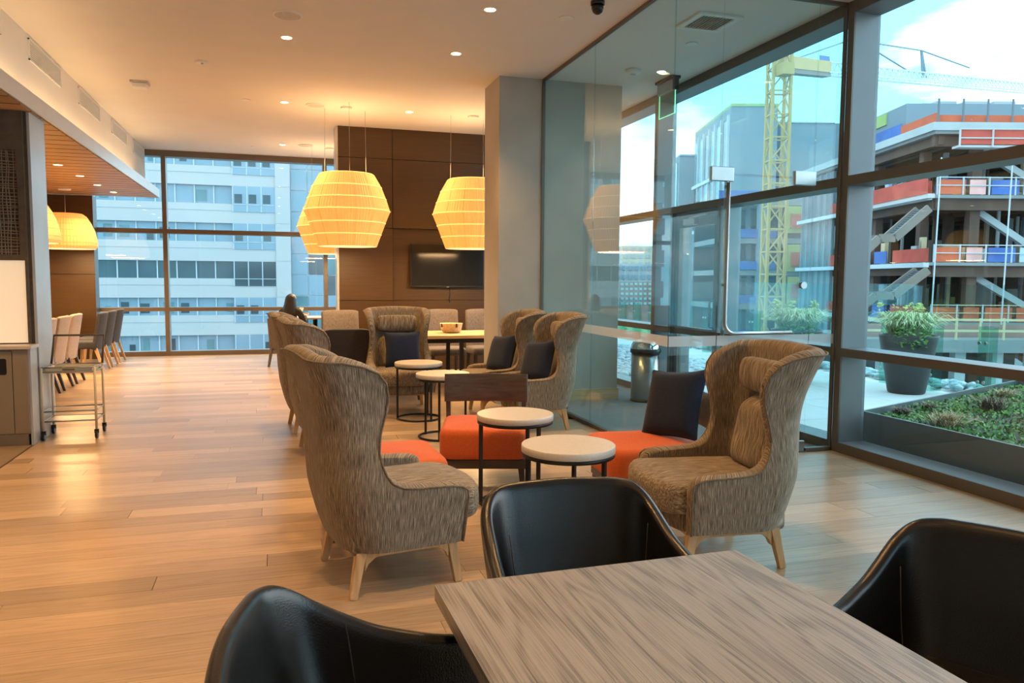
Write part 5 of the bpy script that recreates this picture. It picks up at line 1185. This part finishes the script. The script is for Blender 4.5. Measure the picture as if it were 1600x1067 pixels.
# concrete wing left of the crane
cw = empty('concrete_wing', (0, 0, 0), 0, 'unfinished concrete wing with open floors behind the tower crane', 'building')
DW = 88.0; xw0 = RT.dot(at_d(1120, 400, DW)); xw1 = RT.dot(at_d(1222, 400, DW)); xw2 = RT.dot(at_d(1345, 400, DW))
for i, v in enumerate((312, 372, 422, 475, 530)):
    z = at_d(1180, v, DW).z
    gfr(xw0, xw2, DW, DW + 12, z - 0.6, z).build('slab', 'slab_conc', cw)
    gfr(xw0, xw0 + (xw1 - xw0) * 0.9, DW - 0.1, DW - 0.05, z + 0.05, z + 1.0).build('edge_tarp', 'tarp_blue', cw)
    for k, u in enumerate((1128, 1152, 1168)): gbox(u, u + 5, v + 6, v + 46, DW + 3, 0.6).build('column', 'ext_grey', cw)
    gbox(1132, 1190, v + 12, v + 40, DW + 6, 0.3).build('inner_glazing', 'ext_grey_dark', cw)
    if i < 4:
        gbox(1232, 1256, v + 10, v + 52, DW - 0.3, 0.4).build('sheathing_panel', 'panel_yellow', cw)
        for s in (0, 1): gbox(1237 + 9 * s, 1245 + 9 * s, v + 22, v + 44, DW - 0.8, 0.3).build('hoist_door', 'net_orange', cw)
        gbox(1262, 1345, v + 4, v + 48, DW - 0.2, 0.3).build('curtain_glazing', ('ext_grey_dark', 'ext_pane_teal', 'ext_grey', 'ext_pane_sky')[i], cw)
        for k in range(7): gbox(1264 + 9 * k, 1265.2 + 9 * k, v + 2, v + 50, DW - 0.6, 0.3).build('curtain_mullion', 'ext_mull', cw)
gbox(1188, 1196, 300, 560, DW - 0.5, 1.0).build('lift_shaft', 'ext_grey', cw)
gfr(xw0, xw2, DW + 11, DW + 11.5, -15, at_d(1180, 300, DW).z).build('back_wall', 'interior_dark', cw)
MB().beam(at_d(1270, 415, DW - 2), at_d(1318, 345, DW - 2), 0.5, 1.6).build('raking_truss', 'steel_pale', cw)

# ------------------------------------------------------------------ tower crane
DCR = 66.0
cr_ = empty('tower_crane', (0, 0, 0), 0, 'yellow lattice tower crane with long jib over the building site', 'crane')
c0 = at_d(1208, 440, DCR); c1 = at_d(1217, 97, DCR); mx, my = (c1.x + c0.x) / 2, (c1.y + c0.y) / 2; HW = 0.74
corners = [RT * (sx * HW) + FW * (sy * HW) for sx in (-1, 1) for sy in (-1, 1)]
ct_ = Vector((mx, my, 0)); ztop = c1.z + 5.5
for c in corners: MB().beam(ct_ + c + Vector((0, 0, -15)), ct_ + c + Vector((0, 0, ztop)), 0.22).build('mast_chord', 'crane_yellow', cr_)
lat = MB(); z = -15.0; k = 0
while z < ztop - 1:
    for a, b_ in ((0, 1), (1, 3), (3, 2), (2, 0)):
        lat.beam(ct_ + corners[a] + Vector((0, 0, z)), ct_ + corners[b_] + Vector((0, 0, z)), 0.12)
        p, q = (a, b_) if k % 2 else (b_, a)
        lat.beam(ct_ + corners[p] + Vector((0, 0, z)), ct_ + corners[q] + Vector((0, 0, z + 1.9)), 0.11)
    z += 1.9; k += 1
lat.build('mast_lattice', 'crane_yellow', cr_)
j0 = c1 + Vector((0, 0, 0)); e1 = at_d(1292, 106, 74); e2 = at_d(1620, 139, 108)
MB().beam(j0, e1, 0.9, 1.0).build('jib_root', 'crane_yellow', cr_)
MB().beam(j0 + Vector((0, 0, -0.7)), e1 + Vector((0, 0, -0.7)), 0.8, 0.35).build('jib_soffit', 'stair_brown', cr_)
pa, pb = j0.lerp(e1, 0.78), e1; MB().beam(pa - FW * 0.6 + Vector((0, 0, .2)), pb - FW * 0.6 + Vector((0, 0, .2)), 0.06, 1.3).build('blue_banner', 'tarp_blue', cr_)
pa, pb = j0.lerp(e1, 0.38), j0.lerp(e1, 0.55); MB().beam(pa - FW * 0.6, pb - FW * 0.6, 0.06, 0.9).build('white_banner', 'ext_mull', cr_)
jl = MB(); up_ = Vector((0, 0, 1.1)); sd = FW * 0.6
for o_ in (-sd, sd): jl.beam(e1 + o_ - up_ * .5, e2 + o_ - up_ * .5, 0.14)
jl.beam(e1 + up_ * .5, e2 + up_ * .5, 0.14)
for k in range(44):
    a = e1.lerp(e2, k / 44); b_ = e1.lerp(e2, (k + .5) / 44); c = e1.lerp(e2, (k + 1) / 44)
    jl.beam(a - sd - up_ * .5, b_ + up_ * .5, 0.08); jl.beam(b_ + up_ * .5, c - sd - up_ * .5, 0.08); jl.beam(a + sd - up_ * .5, b_ + up_ * .5, 0.08)
jl.build('jib_lattice', 'crane_white', cr_)
t1 = at_d(1440, 79, 90); b1 = at_d(1442, 121, 90)
MB().beam(b1, t1, 0.22).build('jib_strut', 'ext_grey', cr_); MB().beam(at_d(1447, 122, 90), t1, 0.16).build('jib_strut', 'ext_grey', cr_)
for p, q in ((at_d(1240, 93, 69), at_d(1330, 62, 78)), (at_d(1330, 62, 78), t1), (t1, at_d(1515, 106, 98)), (at_d(1340, 62, 78), at_d(1421, 112, 88))): MB().beam(p, q, 0.12).build('pendant_line', 'ext_grey', cr_)
MB().beam(at_d(1226, 100, 65), at_d(1226, 118, 65), 1.1, 1.1).build('operator_cab', 'crane_yellow', cr_)
